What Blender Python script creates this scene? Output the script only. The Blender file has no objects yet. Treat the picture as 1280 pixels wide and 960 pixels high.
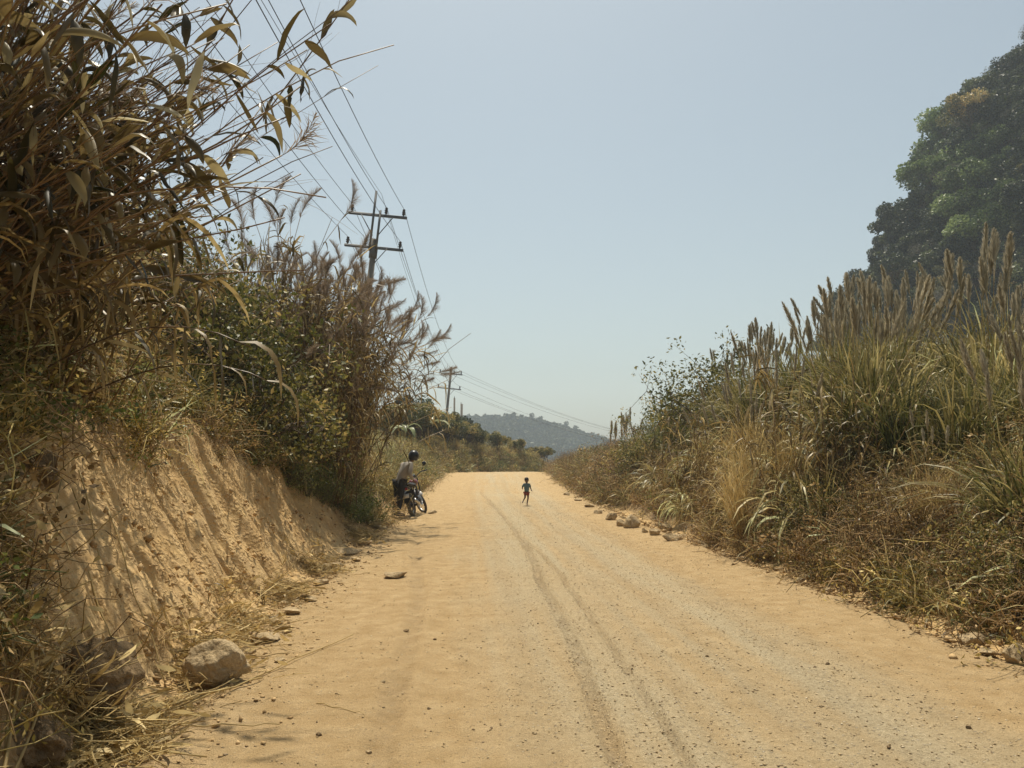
import bpy, math, random
import numpy as np
from mathutils import Vector, Matrix, Euler

random.seed(11)
rng = np.random.default_rng(11)
R_ = math.radians
sc = bpy.context.scene
COL = sc.collection

# ------------------------------------------------------------------ camera
cam = bpy.data.cameras.new("camera")
camo = bpy.data.objects.new("camera", cam)
COL.objects.link(camo)
camo.location = (0, 0, 1.55)
camo.rotation_euler = (R_(90 + 5.6), 0, 0)
cam.sensor_width = 36
cam.lens = 27.06
cam.clip_start = 0.05
cam.clip_end = 20000
sc.camera = camo

# ------------------------------------------------------------------ sky, sun, exposure
HAZE = .00074
SUN_EL, SUN_AZ = R_(67), R_(-6)          # ahead of the camera, a little to the left
w = bpy.data.worlds.new("World")
sc.world = w
w.use_nodes = True
nt = w.node_tree
bg = nt.nodes["Background"]
sky = nt.nodes.new("ShaderNodeTexSky")
sky.sky_type = 'NISHITA'
sky.sun_disc = False
sky.sun_elevation = SUN_EL
sky.sun_rotation = SUN_AZ
sky.air_density = 1.2
sky.dust_density = 2.0
sky.ozone_density = 0.6
hs = nt.nodes.new("ShaderNodeHueSaturation")
hs.inputs['Saturation'].default_value = 0.66
hs.inputs['Value'].default_value = 1.0
nt.links.new(sky.outputs[0], hs.inputs['Color'])
tn = nt.nodes.new('ShaderNodeMix'); tn.data_type = 'RGBA'; tn.blend_type = 'MULTIPLY'; tn.inputs[0].default_value = 1
tn.inputs[7].default_value = (.95, 1.0, .93, 1)      # tint takes out some blue and red
nt.links.new(hs.outputs[0], tn.inputs[6])
nt.links.new(tn.outputs[2], bg.inputs['Color'])
bg.inputs['Strength'].default_value = 0.099

sl = bpy.data.lights.new("sun", 'SUN')
sl.energy = 4.9
sl.angle = R_(0.6)
sl.color = (1.0, 0.92, 0.76)
so = bpy.data.objects.new("sun", sl)
COL.objects.link(so)
sdir = Vector((math.sin(SUN_AZ) * math.cos(SUN_EL), math.cos(SUN_AZ) * math.cos(SUN_EL), math.sin(SUN_EL)))
so.rotation_euler = sdir.to_track_quat('Z', 'Y').to_euler()
so.location = (0, 0, 200)

sc.view_settings.view_transform = 'Standard'
sc.view_settings.look = 'None'
sc.view_settings.exposure = 0.12
sc.view_settings.gamma = 1.0
cy = sc.cycles
cy.max_bounces = 6
cy.diffuse_bounces = 3
cy.glossy_bounces = 2
cy.transmission_bounces = 3
cy.transparent_max_bounces = 8
cy.volume_bounces = 1
cy.sample_clamp_indirect = 6
cy.caustics_reflective = False
cy.caustics_refractive = False
cy.use_adaptive_sampling = True
cy.adaptive_threshold = 0.02
cy.use_denoising = True

# ------------------------------------------------------------------ noise
def _h(ix, iy, s):
    v = np.sin(ix * 127.1 + iy * 311.7 + s * 74.7) * 43758.5453
    return v - np.floor(v)

def vn(x, y, s=0):
    ix, iy = np.floor(x), np.floor(y)
    fx, fy = x - ix, y - iy
    fx = fx * fx * (3 - 2 * fx); fy = fy * fy * (3 - 2 * fy)
    a = _h(ix, iy, s); b = _h(ix + 1, iy, s); c = _h(ix, iy + 1, s); d = _h(ix + 1, iy + 1, s)
    return (a * (1 - fx) + b * fx) * (1 - fy) + (c * (1 - fx) + d * fx) * fy

def fbm(x, y, o=4, s=0):
    t = 0; a = .5; n = 0
    for i in range(o):
        t = t + a * (vn(x * 2 ** i, y * 2 ** i, s + i) - .5) * 2; n += a; a *= .5
    return t / n

def sstep(a, b, x):
    t = np.clip((x - a) / (b - a), 0, 1)
    return t * t * (3 - 2 * t)

# ------------------------------------------------------------------ mesh helpers
def mesh_np(name, V, F4=None, F3=None, mat=None, attrs=None, smooth=False):
    me = bpy.data.meshes.new(name)
    V = np.asarray(V, dtype=np.float32).reshape(-1, 3)
    F4 = np.zeros((0, 4), int) if F4 is None or len(F4) == 0 else np.asarray(F4)
    F3 = np.zeros((0, 3), int) if F3 is None or len(F3) == 0 else np.asarray(F3)
    me.vertices.add(len(V)); me.vertices.foreach_set('co', V.ravel())
    nl = F4.size + F3.size
    me.loops.add(nl)
    me.loops.foreach_set('vertex_index', np.concatenate([F4.ravel(), F3.ravel()]).astype(np.int32))
    me.polygons.add(len(F4) + len(F3))
    st = np.concatenate([np.arange(len(F4)) * 4, F4.size + np.arange(len(F3)) * 3]).astype(np.int32)
    me.polygons.foreach_set('loop_start', st)
    if smooth:
        me.polygons.foreach_set('use_smooth', np.ones(len(F4) + len(F3), bool))
    if mat: me.materials.append(mat)
    if attrs:
        for k, a in attrs.items():
            at = me.attributes.new(k, 'FLOAT', 'POINT')
            at.data.foreach_set('value', np.asarray(a, dtype=np.float32).ravel())
    me.update(calc_edges=True)
    return me

class MB:
    """collects vertices, quads, triangles and a per-vertex tint; build() makes one mesh"""
    def __init__(s): s.V = []; s.F4 = []; s.F3 = []; s.T = []; s.n = 0
    def add(s, V, F4=None, F3=None, tint=.5):
        V = np.asarray(V, float).reshape(-1, 3)
        if F4 is not None and len(F4): s.F4.append(np.asarray(F4) + s.n)
        if F3 is not None and len(F3): s.F3.append(np.asarray(F3) + s.n)
        s.V.append(V)
        s.T.append(np.broadcast_to(np.asarray(tint, float).ravel() if np.ndim(tint) else np.array([tint]), (len(V),)))
        s.n += len(V)
    def mesh(s, name, mat, smooth=False):
        return mesh_np(name, np.concatenate(s.V), np.concatenate(s.F4) if s.F4 else None,
                       np.concatenate(s.F3) if s.F3 else None, mat, {'tint': np.concatenate(s.T)}, smooth)

def norm(v):
    return v / np.maximum(np.linalg.norm(v, axis=-1, keepdims=True), 1e-9)

def ribbons(mb, P, W, S, tint, fold=None):
    """n ribbons along centre paths P (n,k,3), half widths W (n,k), side vectors S (n,k,3); fold adds a V-shaped midrib"""
    n, k, _ = P.shape
    S = np.broadcast_to(S, P.shape); W = np.broadcast_to(W, (n, k))
    tint = np.broadcast_to(np.asarray(tint, float).reshape(-1, 1) if np.ndim(tint) == 1 else tint, (n, k))
    if fold is None:
        V = np.stack([P - S * W[..., None], P + S * W[..., None]], 2); m = 2
    else:
        V = np.stack([P - S * W[..., None], P + fold * W[..., None] * .5, P + S * W[..., None]], 2); m = 3
    T = np.repeat(tint[..., None], m, 2)
    base = (np.arange(n)[:, None] * k + np.arange(k - 1)[None]) * m
    F = [np.stack([base + j, base + j + 1, base + m + j + 1, base + m + j], -1).reshape(-1, 4) for j in range(m - 1)]
    mb.add(V.reshape(-1, 3), F4=np.concatenate(F), tint=T.ravel())

def tubes(mb, P, Rr, sides=3, tint=.5, cap=True):
    """n tubes along paths P (n,k,3) with radii (n,k)"""
    n, k, _ = P.shape
    D = np.gradient(P, axis=1); D = norm(D)
    ref = np.zeros_like(D); ref[..., 0] = 1
    bad = np.abs(D[..., 0]) > .9
    anyb = bad.any(axis=1)
    ref[anyb] = (0, 1, .3)
    A = norm(np.cross(D, ref)); B = np.cross(D, A)
    Rr = np.broadcast_to(Rr, (n, k))
    an = np.arange(sides) * 2 * np.pi / sides
    V = P[:, :, None] + Rr[:, :, None, None] * (A[:, :, None] * np.cos(an)[None, None, :, None] + B[:, :, None] * np.sin(an)[None, None, :, None])
    base = (np.arange(n)[:, None] * k + np.arange(k - 1)[None]) * sides
    F = []
    for j in range(sides):
        j2 = (j + 1) % sides
        F.append(np.stack([base + j, base + j2, base + sides + j2, base + sides + j], -1).reshape(-1, 4))
    F = np.concatenate(F)
    tint = np.broadcast_to(np.asarray(tint, float).reshape(-1, 1) if np.ndim(tint) == 1 else tint, (n, k))
    F3 = None
    if cap and sides == 3:
        b0 = np.arange(n) * k * 3; b1 = b0 + (k - 1) * 3
        F3 = np.concatenate([np.stack([b0 + 2, b0 + 1, b0], -1), np.stack([b1, b1 + 1, b1 + 2], -1)])
    elif cap:
        f = []
        for b in (np.arange(n) * k * sides):
            for j in range(1, sides - 1):
                f.append((b, b + j + 1, b + j)); e = b + (k - 1) * sides; f.append((e, e + j, e + j + 1))
        F3 = np.array(f)
    mb.add(V.reshape(-1, 3), F4=F, F3=F3, tint=np.repeat(tint[..., None], sides, 2).ravel())

def tube(mb, pts, r, sides=8, tint=.5):
    P = np.array([pts], float); k = P.shape[1]
    tubes(mb, P, np.broadcast_to(np.array(r, float), (1, k)), sides, tint)

def box(mb, c, s, rot=None, tint=.5, bev=0.0):
    c = np.array(c, float); h = np.array(s, float) / 2
    if bev <= 0:
        V = np.array([(x, y, z) for x in (-1, 1) for y in (-1, 1) for z in (-1, 1)], float) * h
        F = [(0, 1, 3, 2), (4, 6, 7, 5), (0, 4, 5, 1), (2, 3, 7, 6), (0, 2, 6, 4), (1, 5, 7, 3)]
        F3 = None
    else:
        V = []; idx = {}
        for x in (-1, 1):
            for y in (-1, 1):
                for z in (-1, 1):
                    for a in range(3):
                        p = np.array([x, y, z], float) * h
                        for b in range(3):
                            if b != a: p[b] -= (x, y, z)[b] * bev
                        idx[(x, y, z, a)] = len(V); V.append(p)
        V = np.array(V); F = []; F3 = []
        for a in range(3):
            b, d = [(1, 2), (0, 2), (0, 1)][a]
            for s_ in (-1, 1):
                q = []
                for (u, v) in ((-1, -1), (1, -1), (1, 1), (-1, 1)):
                    k = [0, 0, 0]; k[a] = s_; k[b] = u; k[d] = v; q.append(idx[(*k, a)])
                F.append(tuple(q))
        for a in range(3):
            b, d = [(1, 2), (0, 2), (0, 1)][a]
            for u in (-1, 1):
                for v in (-1, 1):
                    k0 = [0, 0, 0]; k0[b] = u; k0[d] = v; k1 = list(k0); k0[a] = -1; k1[a] = 1
                    F.append((idx[(*k0, b)], idx[(*k1, b)], idx[(*k1, d)], idx[(*k0, d)]))
        for x in (-1, 1):
            for y in (-1, 1):
                for z in (-1, 1):
                    F3.append(tuple(idx[(x, y, z, a)] for a in range(3)))
    if rot is not None: V = V @ np.array(Euler(rot).to_matrix()).T
    mb.add(V + c, F4=F, F3=F3, tint=tint)

def lathe(mb, prof, n=12, M=None, tint=.5):
    """profile [(r, z)] turned about z"""
    k = len(prof); an = np.arange(n) * 2 * np.pi / n
    V = np.array([[(r * math.cos(a), r * math.sin(a), z) for a in an] for r, z in prof]).reshape(-1, 3)
    F = [(i * n + j, i * n + (j + 1) % n, (i + 1) * n + (j + 1) % n, (i + 1) * n + j) for i in range(k - 1) for j in range(n)]
    if M is not None: V = V @ np.array(M.to_3x3()).T + np.array(M.translation)
    mb.add(V, F4=F, tint=tint)

def torus(mb, R, r, n=28, m=8, tint=.5, squash=1.0):
    """wheel ring in the x-z plane, axle along y"""
    V = []
    for i in range(n):
        a = i * 2 * math.pi / n
        for j in range(m):
            b = j * 2 * math.pi / m
            q = R + r * math.cos(b)
            V.append((q * math.cos(a), r * squash * math.sin(b), q * math.sin(a)))
    F = [(i * m + j, ((i + 1) % n) * m + j, ((i + 1) % n) * m + (j + 1) % m, i * m + (j + 1) % m) for i in range(n) for j in range(m)]
    mb.add(V, F4=F, tint=tint)

def obj(name, me, parent=None, loc=None, rot=None, scale=None):
    o = bpy.data.objects.new(name, me)
    COL.objects.link(o)
    if parent: o.parent = parent
    if loc is not None: o.location = loc
    if rot is not None: o.rotation_euler = rot
    if scale is not None: o.scale = scale if hasattr(scale, '__len__') else (scale,) * 3
    return o

def tag(o, label=None, cat=None, group=None, kind=None):
    if label: o['label'] = label
    if cat: o['category'] = cat
    if group: o['group'] = group
    if kind: o['kind'] = kind
    return o

def empty(name, loc, rot=(0, 0, 0), scale=1):
    o = obj(name, None, None, loc, rot, scale)
    o.empty_display_size = .2
    return o

# ------------------------------------------------------------------ materials
def newmat(name):
    m = bpy.data.materials.new(name); m.use_nodes = True
    return m, m.node_tree, m.node_tree.nodes["Principled BSDF"]

def N(nt, t, **kw):
    n = nt.nodes.new(t)
    for k, v in kw.items():
        if hasattr(n, k): setattr(n, k, v)
        else: n.inputs[k].default_value = v
    return n

def ramp(nt, stops, src):
    r = nt.nodes.new('ShaderNodeValToRGB'); e = r.color_ramp.elements
    while len(e) < len(stops): e.new(.5)
    for el, (p, c) in zip(e, stops):
        el.position = p; el.color = (*c, 1) if len(c) == 3 else c
    nt.links.new(src, r.inputs[0]); return r.outputs[0]

def mth(nt, op, a, b=None, c=None, clamp=False):
    n = nt.nodes.new('ShaderNodeMath'); n.operation = op; n.use_clamp = clamp
    for i, v in enumerate((a, b, c)):
        if v is None: continue
        if isinstance(v, (int, float)): n.inputs[i].default_value = v
        else: nt.links.new(v, n.inputs[i])
    return n.outputs[0]

def mixc(nt, f, a, b):
    n = nt.nodes.new('ShaderNodeMix'); n.data_type = 'RGBA'
    for i, v in ((0, f), (6, a), (7, b)):
        if isinstance(v, (int, float)): n.inputs[i].default_value = v
        elif isinstance(v, tuple): n.inputs[i].default_value = (*v, 1)
        else: nt.links.new(v, n.inputs[i])
    return n.outputs[2]

def noise(nt, vec, scale, detail=4, rough=.55, dist=0):
    n = N(nt, 'ShaderNodeTexNoise'); n.inputs['Scale'].default_value = scale
    n.inputs['Detail'].default_value = detail; n.inputs['Roughness'].default_value = rough
    n.inputs['Distortion'].default_value = dist
    if vec is not None: nt.links.new(vec, n.inputs['Vector'])
    return n.outputs[0]

def bump(nt, h, strength, dist, prev=None):
    b = N(nt, 'ShaderNodeBump'); b.inputs['Strength'].default_value = strength; b.inputs['Distance'].default_value = dist
    nt.links.new(h, b.inputs['Height'])
    if prev is not None: nt.links.new(prev, b.inputs['Normal'])
    return b.outputs[0]

def attr(nt, name):
    a = N(nt, 'ShaderNodeAttribute'); a.attribute_name = name
    return a.outputs['Fac']

def foliage(name, stops, trans=.3, rough=.5, var=.25, spec=.35):
    m, nt, p = newmat(name)
    oi = N(nt, 'ShaderNodeObjectInfo')
    t = mth(nt, 'MULTIPLY_ADD', mth(nt, 'SUBTRACT', oi.outputs['Random'], .5), var, attr(nt, 'tint'), clamp=True)
    g = N(nt, 'ShaderNodeNewGeometry')
    nz = noise(nt, g.outputs['Position'], 1.7, 3)
    t = mth(nt, 'MULTIPLY_ADD', mth(nt, 'SUBTRACT', nz, .5), .5, t, clamp=True)
    c = ramp(nt, stops, t)
    nt.links.new(c, p.inputs['Base Color'])
    p.inputs['Roughness'].default_value = rough
    p.inputs['Specular IOR Level'].default_value = spec
    tr = N(nt, 'ShaderNodeBsdfTranslucent'); nt.links.new(c, tr.inputs['Color'])
    mx = N(nt, 'ShaderNodeMixShader'); mx.inputs[0].default_value = trans
    out = nt.nodes['Material Output']
    nt.links.new(p.outputs[0], mx.inputs[1]); nt.links.new(tr.outputs[0], mx.inputs[2]); nt.links.new(mx.outputs[0], out.inputs[0])
    return m

def plain(name, col, rough=.6, metal=0, spec=.4, nscale=30, namp=.25, bmp=.0):
    m, nt, p = newmat(name)
    tc = N(nt, 'ShaderNodeTexCoord')
    nz = noise(nt, tc.outputs['Object'], nscale, 5)
    c = mixc(nt, mth(nt, 'MULTIPLY', nz, namp * 2, clamp=True), col, tuple(x * .45 for x in col))
    nt.links.new(c, p.inputs['Base Color'])
    p.inputs['Roughness'].default_value = rough; p.inputs['Metallic'].default_value = metal
    p.inputs['Specular IOR Level'].default_value = spec
    if bmp: nt.links.new(bump(nt, nz, .6, bmp), p.inputs['Normal'])
    return m

def dirt_mat(name, kind):
    m, nt, p = newmat(name)
    g = N(nt, 'ShaderNodeNewGeometry'); pos = g.outputs['Position']
    n1 = noise(nt, pos, .55, 5); n2 = noise(nt, pos, 5, 6, .6); n3 = noise(nt, pos, 38, 6, .65); n4 = noise(nt, pos, 160, 3, .6)
    orange = ramp(nt, [(.25, (.42, .28, .13)), (.5, (.50, .35, .18)), (.75, (.58, .42, .23))], n2)
    if kind == 'bank': orange = ramp(nt, [(.25, (.47, .31, .135)), (.5, (.56, .39, .19)), (.75, (.63, .455, .24))], n2)
    if kind == 'road':
        grey = ramp(nt, [(.25, (.35, .275, .165)), (.5, (.50, .40, .25)), (.78, (.64, .53, .35))], n3)
        gf = mth(nt, 'ADD', attr(nt, 'grav'), mth(nt, 'MULTIPLY', mth(nt, 'SUBTRACT', n1, .5), 1.1), clamp=True)
        c = mixc(nt, gf, orange, grey)
        tf = mth(nt, 'MULTIPLY', attr(nt, 'track'), mth(nt, 'MULTIPLY', ramp(nt, [(.36, (.25,) * 3), (.58, (1,) * 3)], noise(nt, pos, 22, 4, .7)), ramp(nt, [(.35, (.45,) * 3), (.6, (1,) * 3)], noise(nt, pos, 3.2, 3))), clamp=True)
        c = mixc(nt, mth(nt, 'MULTIPLY', tf, .8), c, (.19, .14, .085))
        # small loose stones, light and dark
        vo = N(nt, 'ShaderNodeTexVoronoi'); nt.links.new(pos, vo.inputs['Vector']); vo.inputs['Scale'].default_value = 32
        spot = ramp(nt, [(.0, (1,) * 3), (.20, (1,) * 3), (.28, (0,) * 3)], vo.outputs['Distance'])
        sel = ramp(nt, [(.60, (0,) * 3), (.66, (1,) * 3)], N_sep(nt, vo.outputs['Color']))
        sf = mth(nt, 'MULTIPLY', mth(nt, 'MULTIPLY', spot, sel), mth(nt, 'ADD', gf, .35, clamp=True), clamp=True)
        c = mixc(nt, mth(nt, 'MULTIPLY', sf, .8), c, mixc(nt, N_sep(nt, vo.outputs['Color'], 1), (.17, .12, .08), (.68, .58, .43)))
        fine = ramp(nt, [(.3, (.74,) * 3), (.7, (1.16,) * 3)], n4)
        c = mul(nt, c, fine)
        h = mth(nt, 'ADD', mth(nt, 'MULTIPLY', n3, .6), mth(nt, 'MULTIPLY', mth(nt, 'ADD', sf, n4), .45))
        b = bump(nt, n2, .6, .06); b = bump(nt, h, 1.0, .028, b)
    elif kind == 'bank':
        dark = ramp(nt, [(.3, (.33, .21, .10)), (.7, (.47, .32, .165))], n3)
        c = mixc(nt, ramp(nt, [(.46, (0,) * 3), (.66, (.7,) * 3)], n2), orange, dark)
        c = mixc(nt, mth(nt, 'MULTIPLY', ramp(nt, [(.45, (0,) * 3), (.6, (1,) * 3)], noise(nt, pos, 1.6, 6, .65, 1.2)), .5), c, (.40, .245, .10))
        c = mixc(nt, attr(nt, 'track'), c, mixc(nt, n3, (.13, .09, .05), (.30, .21, .12)))  # on the banks this attribute is plant shade painted into the soil colour
        # crumbly clods
        vo = N(nt, 'ShaderNodeTexVoronoi'); nt.links.new(pos, vo.inputs['Vector']); vo.inputs['Scale'].default_value = 24
        cl = mth(nt, 'MULTIPLY', mth(nt, 'SUBTRACT', 1.0, vo.outputs['Distance']), ramp(nt, [(.45, (0,) * 3), (.6, (1,) * 3)], noise(nt, pos, 9, 3)))
        b = bump(nt, n2, .4, .05); b = bump(nt, cl, .7, .03, b); b = bump(nt, n3, .6, .014, b)
    else:
        c = ramp(nt, [(.3, (.10, .075, .04)), (.7, (.22, .16, .085))], n2)
        b = bump(nt, n3, .7, .03)
    nt.links.new(c, p.inputs['Base Color']); nt.links.new(b, p.inputs['Normal'])
    p.inputs['Roughness'].default_value = .95; p.inputs['Specular IOR Level'].default_value = .12
    return m

def N_sep(nt, col, ch=0):
    s = N(nt, 'ShaderNodeSeparateColor'); nt.links.new(col, s.inputs[0]); return s.outputs[ch]

def mul(nt, a, b):
    n = nt.nodes.new('ShaderNodeMix'); n.data_type = 'RGBA'; n.blend_type = 'MULTIPLY'; n.inputs[0].default_value = 1
    nt.links.new(a, n.inputs[6]); nt.links.new(b, n.inputs[7]); return n.outputs[2]

def rock_mat(name, c0, c1):
    m, nt, p = newmat(name)
    tc = N(nt, 'ShaderNodeTexCoord'); v = tc.outputs['Object']
    n2 = noise(nt, v, 6, 6, .6); n3 = noise(nt, v, 45, 5, .65)
    c = ramp(nt, [(.3, c0), (.7, c1)], n2)
    c = mul(nt, c, ramp(nt, [(.3, (.75,) * 3), (.7, (1.1,) * 3)], n3))
    nt.links.new(c, p.inputs['Base Color'])
    b = bump(nt, n2, .9, .06); b = bump(nt, n3, .9, .02, b); nt.links.new(b, p.inputs['Normal'])
    p.inputs['Roughness'].default_value = .9; p.inputs['Specular IOR Level'].default_value = .2
    return m

M = {}
M['road'] = dirt_mat('dusty road dirt', 'road')
M['bank'] = dirt_mat('bare bank soil', 'bank')
M['soil'] = dirt_mat('dark valley soil', 'soil')
M['rock'] = rock_mat('dusty tan stone', (.36, .26, .14), (.58, .44, .26))
M['clod'] = rock_mat('crumbly earth clod', (.15, .10, .052), (.32, .22, .115))
M['grey_rock'] = rock_mat('grey limestone', (.10, .10, .09), (.24, .23, .20))
M['plume_blade'] = foliage('plume grass blades', [(0, (0.042, 0.050, 0.014)), (.3, (0.125, 0.123, 0.039)), (.6, (0.290, 0.236, 0.087)), (.85, (0.600, 0.482, 0.215)), (1, (0.699, 0.736, 0.397))], .35, .45)
M['straw'] = foliage('dry straw', [(0, (0.180, 0.120, 0.044)), (.5, (0.433, 0.310, 0.121)), (1, (0.800, 0.615, 0.281))], .3, .55)
M['plume'] = foliage('seed plume', [(0, (0.292, 0.248, 0.167)), (.5, (0.486, 0.421, 0.297)), (1, (0.670, 0.605, 0.454))], .35, .7)
M['brown_plume'] = foliage('brown feathery plume', [(0, (0.168, 0.123, 0.082)), (.5, (0.272, 0.201, 0.136)), (1, (0.376, 0.298, 0.218))], .45, .7)
M['reed_leaf'] = foliage('dry reed leaf', [(0, (0.034, 0.033, 0.009)), (.25, (0.095, 0.070, 0.023)), (.6, (0.225, 0.155, 0.058)), (.85, (0.448, 0.324, 0.135)), (1, (0.744, 0.593, 0.281))], .35, .45)
M['cane'] = foliage('reed cane', [(0, (0.084, 0.047, 0.020)), (.5, (0.184, 0.105, 0.045)), (1, (0.306, 0.204, 0.090))], .0, .45)
M['big_leaf'] = foliage('broad reed leaf', [(0, (0.022, 0.024, 0.006)), (.3, (0.075, 0.054, 0.018)), (.65, (0.188, 0.135, 0.052)), (.85, (0.372, 0.299, 0.141)), (1, (0.617, 0.527, 0.292))], .35, .4)
M['weed'] = foliage('low weeds', [(0, (0.058, 0.064, 0.013)), (.4, (0.179, 0.147, 0.036)), (.75, (0.431, 0.314, 0.096)), (1, (0.800, 0.629, 0.215))], .3, .55)
M['dry_weed'] = foliage('dry brown weeds', [(0, (0.097, 0.061, 0.022)), (.5, (0.296, 0.185, 0.075)), (1, (0.698, 0.479, 0.213))], .3, .6)
M['green_weed'] = foliage('green weeds', [(0, (0.042, 0.065, 0.013)), (.5, (0.137, 0.172, 0.037)), (1, (0.398, 0.406, 0.124))], .35, .5)
M['shrub'] = foliage('shrub leaves', [(0, (0.044, 0.053, 0.013)), (.45, (0.125, 0.128, 0.031)), (.8, (0.312, 0.268, 0.076)), (1, (0.618, 0.452, 0.177))], .3, .5)
M['tree'] = foliage('tree leaves', [(0, (.010, .017, .007)), (.4, (.035, .050, .018)), (.75, (.085, .11, .035)), (1, (.17, .19, .07))], .22, .5, .35)
M['bright_tree'] = foliage('pale green tree leaves', [(0, (0.050, 0.080, 0.019)), (.5, (0.129, 0.183, 0.052)), (1, (0.276, 0.345, 0.123))], .3, .5)
M['grey_tree'] = foliage('grey tree twigs and leaves', [(0, (0.070, 0.070, 0.049)), (.5, (0.140, 0.140, 0.098)), (1, (0.238, 0.224, 0.154))], .25, .6)
M['far_tree'] = foliage('far woodland leaves', [(0, (0.026, 0.042, 0.018)), (.5, (0.058, 0.078, 0.034)), (1, (0.111, 0.124, 0.058))], .2, .6, .5)
M['bark'] = plain('bark', (.14, .10, .065), .85, nscale=8)
M['concrete'] = plain('weathered concrete pole', (.20, .175, .14), .85, nscale=5, namp=.2)
M['steel'] = plain('dull galvanised steel', (.13, .13, .13), .55, .3, nscale=12)
M['porcelain'] = plain('dark brown insulator', (.045, .028, .022), .25, 0, .6)
M['cable'] = plain('aluminium cable', (.09, .09, .095), .5, .2)
M['rubber'] = plain('dusty tyre rubber', (.085, .068, .048), .85)
M['black'] = plain('black plastic', (.020, .020, .021), .35)
M['frame'] = plain('dark painted metal', (.05, .045, .045), .4, .4)
M['chrome'] = plain('worn chrome', (.55, .53, .50), .3, .9)
M['red'] = plain('red fuel tank paint', (.16, .03, .025), .3)
M['seat'] = plain('black vinyl seat', (.03, .028, .027), .5)
M['plate'] = plain('dusty white plastic', (.62, .60, .56), .5)
M['lamp_red'] = plain('red lens', (.35, .02, .02), .3)
M['skin'] = plain('brown skin', (.16, .085, .05), .55)
M['skin2'] = plain('deep brown skin', (.11, .055, .034), .5)
M['shirt'] = plain('pale dusty shirt cloth', (.38, .335, .28), .9, nscale=9)
M['trousers'] = plain('black trouser cloth', (.022, .021, .024), .9)
M['teal'] = plain('faded teal cloth', (.11, .18, .20), .9, nscale=6)
M['shorts'] = plain('red cloth', (.27, .065, .045), .9)
M['hair'] = plain('black hair', (.012, .010, .009), .6)
M['eye'] = plain('eye white', (.6, .58, .55), .3)

# ------------------------------------------------------------------ terrain functions
_ys = np.arange(-12, 170.1, .25)
def smooth_table(xs, vs, win=17):
    v = np.interp(_ys, xs, vs); k = np.hanning(win + 2)[1:-1]; k /= k.sum()
    return np.convolve(np.pad(v, win // 2, mode='edge'), k, 'valid')
_L = smooth_table([-12, 0, 3.87, 6.6, 8, 16.6, 20.5, 30, 45, 54, 60, 70, 80, 100, 130, 170], [-1.4, -1.7, -1.95, -2.25, -2.4, -2.9, -3.05, -3.6, -4.4, -4.3, -3.0, 1.5, 6.5, 19, 42, 72])
_R = smooth_table([-12, 0, 5.85, 18.6, 30, 45, 52, 60, 70, 80, 100, 130, 170], [4.9, 4.25, 3.9, 3.1, 2.55, 2.35, 2.7, 4.2, 8.5, 14, 27, 49, 80])
_Z = smooth_table([-12, 16, 22, 30, 38, 45, 50, 60, 75, 90, 130, 170], [0, 0, .05, .22, .46, .62, .66, .56, -.4, -1.6, -5, -9])
def Lx(y): return np.interp(y, _ys, _L) + .10 * fbm(np.asarray(y) * 1.3, 0 * np.asarray(y), 3, 5) * (np.asarray(y) > -50)
def Rx(y): return np.interp(y, _ys, _R) + .12 * fbm(np.asarray(y) * 1.1, 0 * np.asarray(y), 3, 6)
def zr(y): return np.interp(y, _ys, _Z)
_hc = smooth_table([-12, 3, 9, 12, 16, 20, 25, 30, 40, 50, 60, 75, 90, 130], [2, 2, 2.05, 1.75, 1.5, 1.4, 1.0, .9, 1.2, 1.3, 1.6, 1.8, 1.5, 1])
_r1 = smooth_table([-12, 3, 9, 12, 16, 20, 25, 30, 40, 50, 60, 75, 90, 130], [2.4, 2.4, 3.0, 3.2, 3.0, 2.0, .8, .5, .5, .8, 1, .9, .5, 0])
_hr = smooth_table([-12, 4, 10, 18, 25, 35, 45, 60, 90, 130], [1.05, 1.02, 1.02, 1.42, 1.15, .68, .45, .4, .4, .3])
def zl(u, y):
    hc = np.interp(y, _ys, _hc); r1 = np.interp(y, _ys, _r1)
    u = u + .12 * fbm(y * .8, u * .6, 3, 9) * sstep(.1, .6, u)
    z = .13 * sstep(0, .3, u) + (hc - .13) * np.clip((u - .27) / 1.12, 0, 1) + r1 * np.clip((u - 1.39) / 4.3, 0, 1) + 1.2 * np.clip((u - 6) / 10, 0, 1)
    z = z - 14 * sstep(30, 80, u)
    return zr(y) + z - 8 * sstep(110, 165, y)
def zR(v, y):
    h = np.interp(y, _ys, _hr)
    v = v + .2 * fbm(y * .7, v * .6, 3, 19) * sstep(.1, .6, v)
    z = .06 * sstep(0, .25, v) + h * (1.45 * np.clip((v - .3) / 2.0, 0, 1) + 1.3 * np.clip((v - 2.3) / 5, 0, 1))
    z = z - 14 * sstep(12, 40, v)
    return zr(y) + z - 8 * sstep(110, 165, y)

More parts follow.
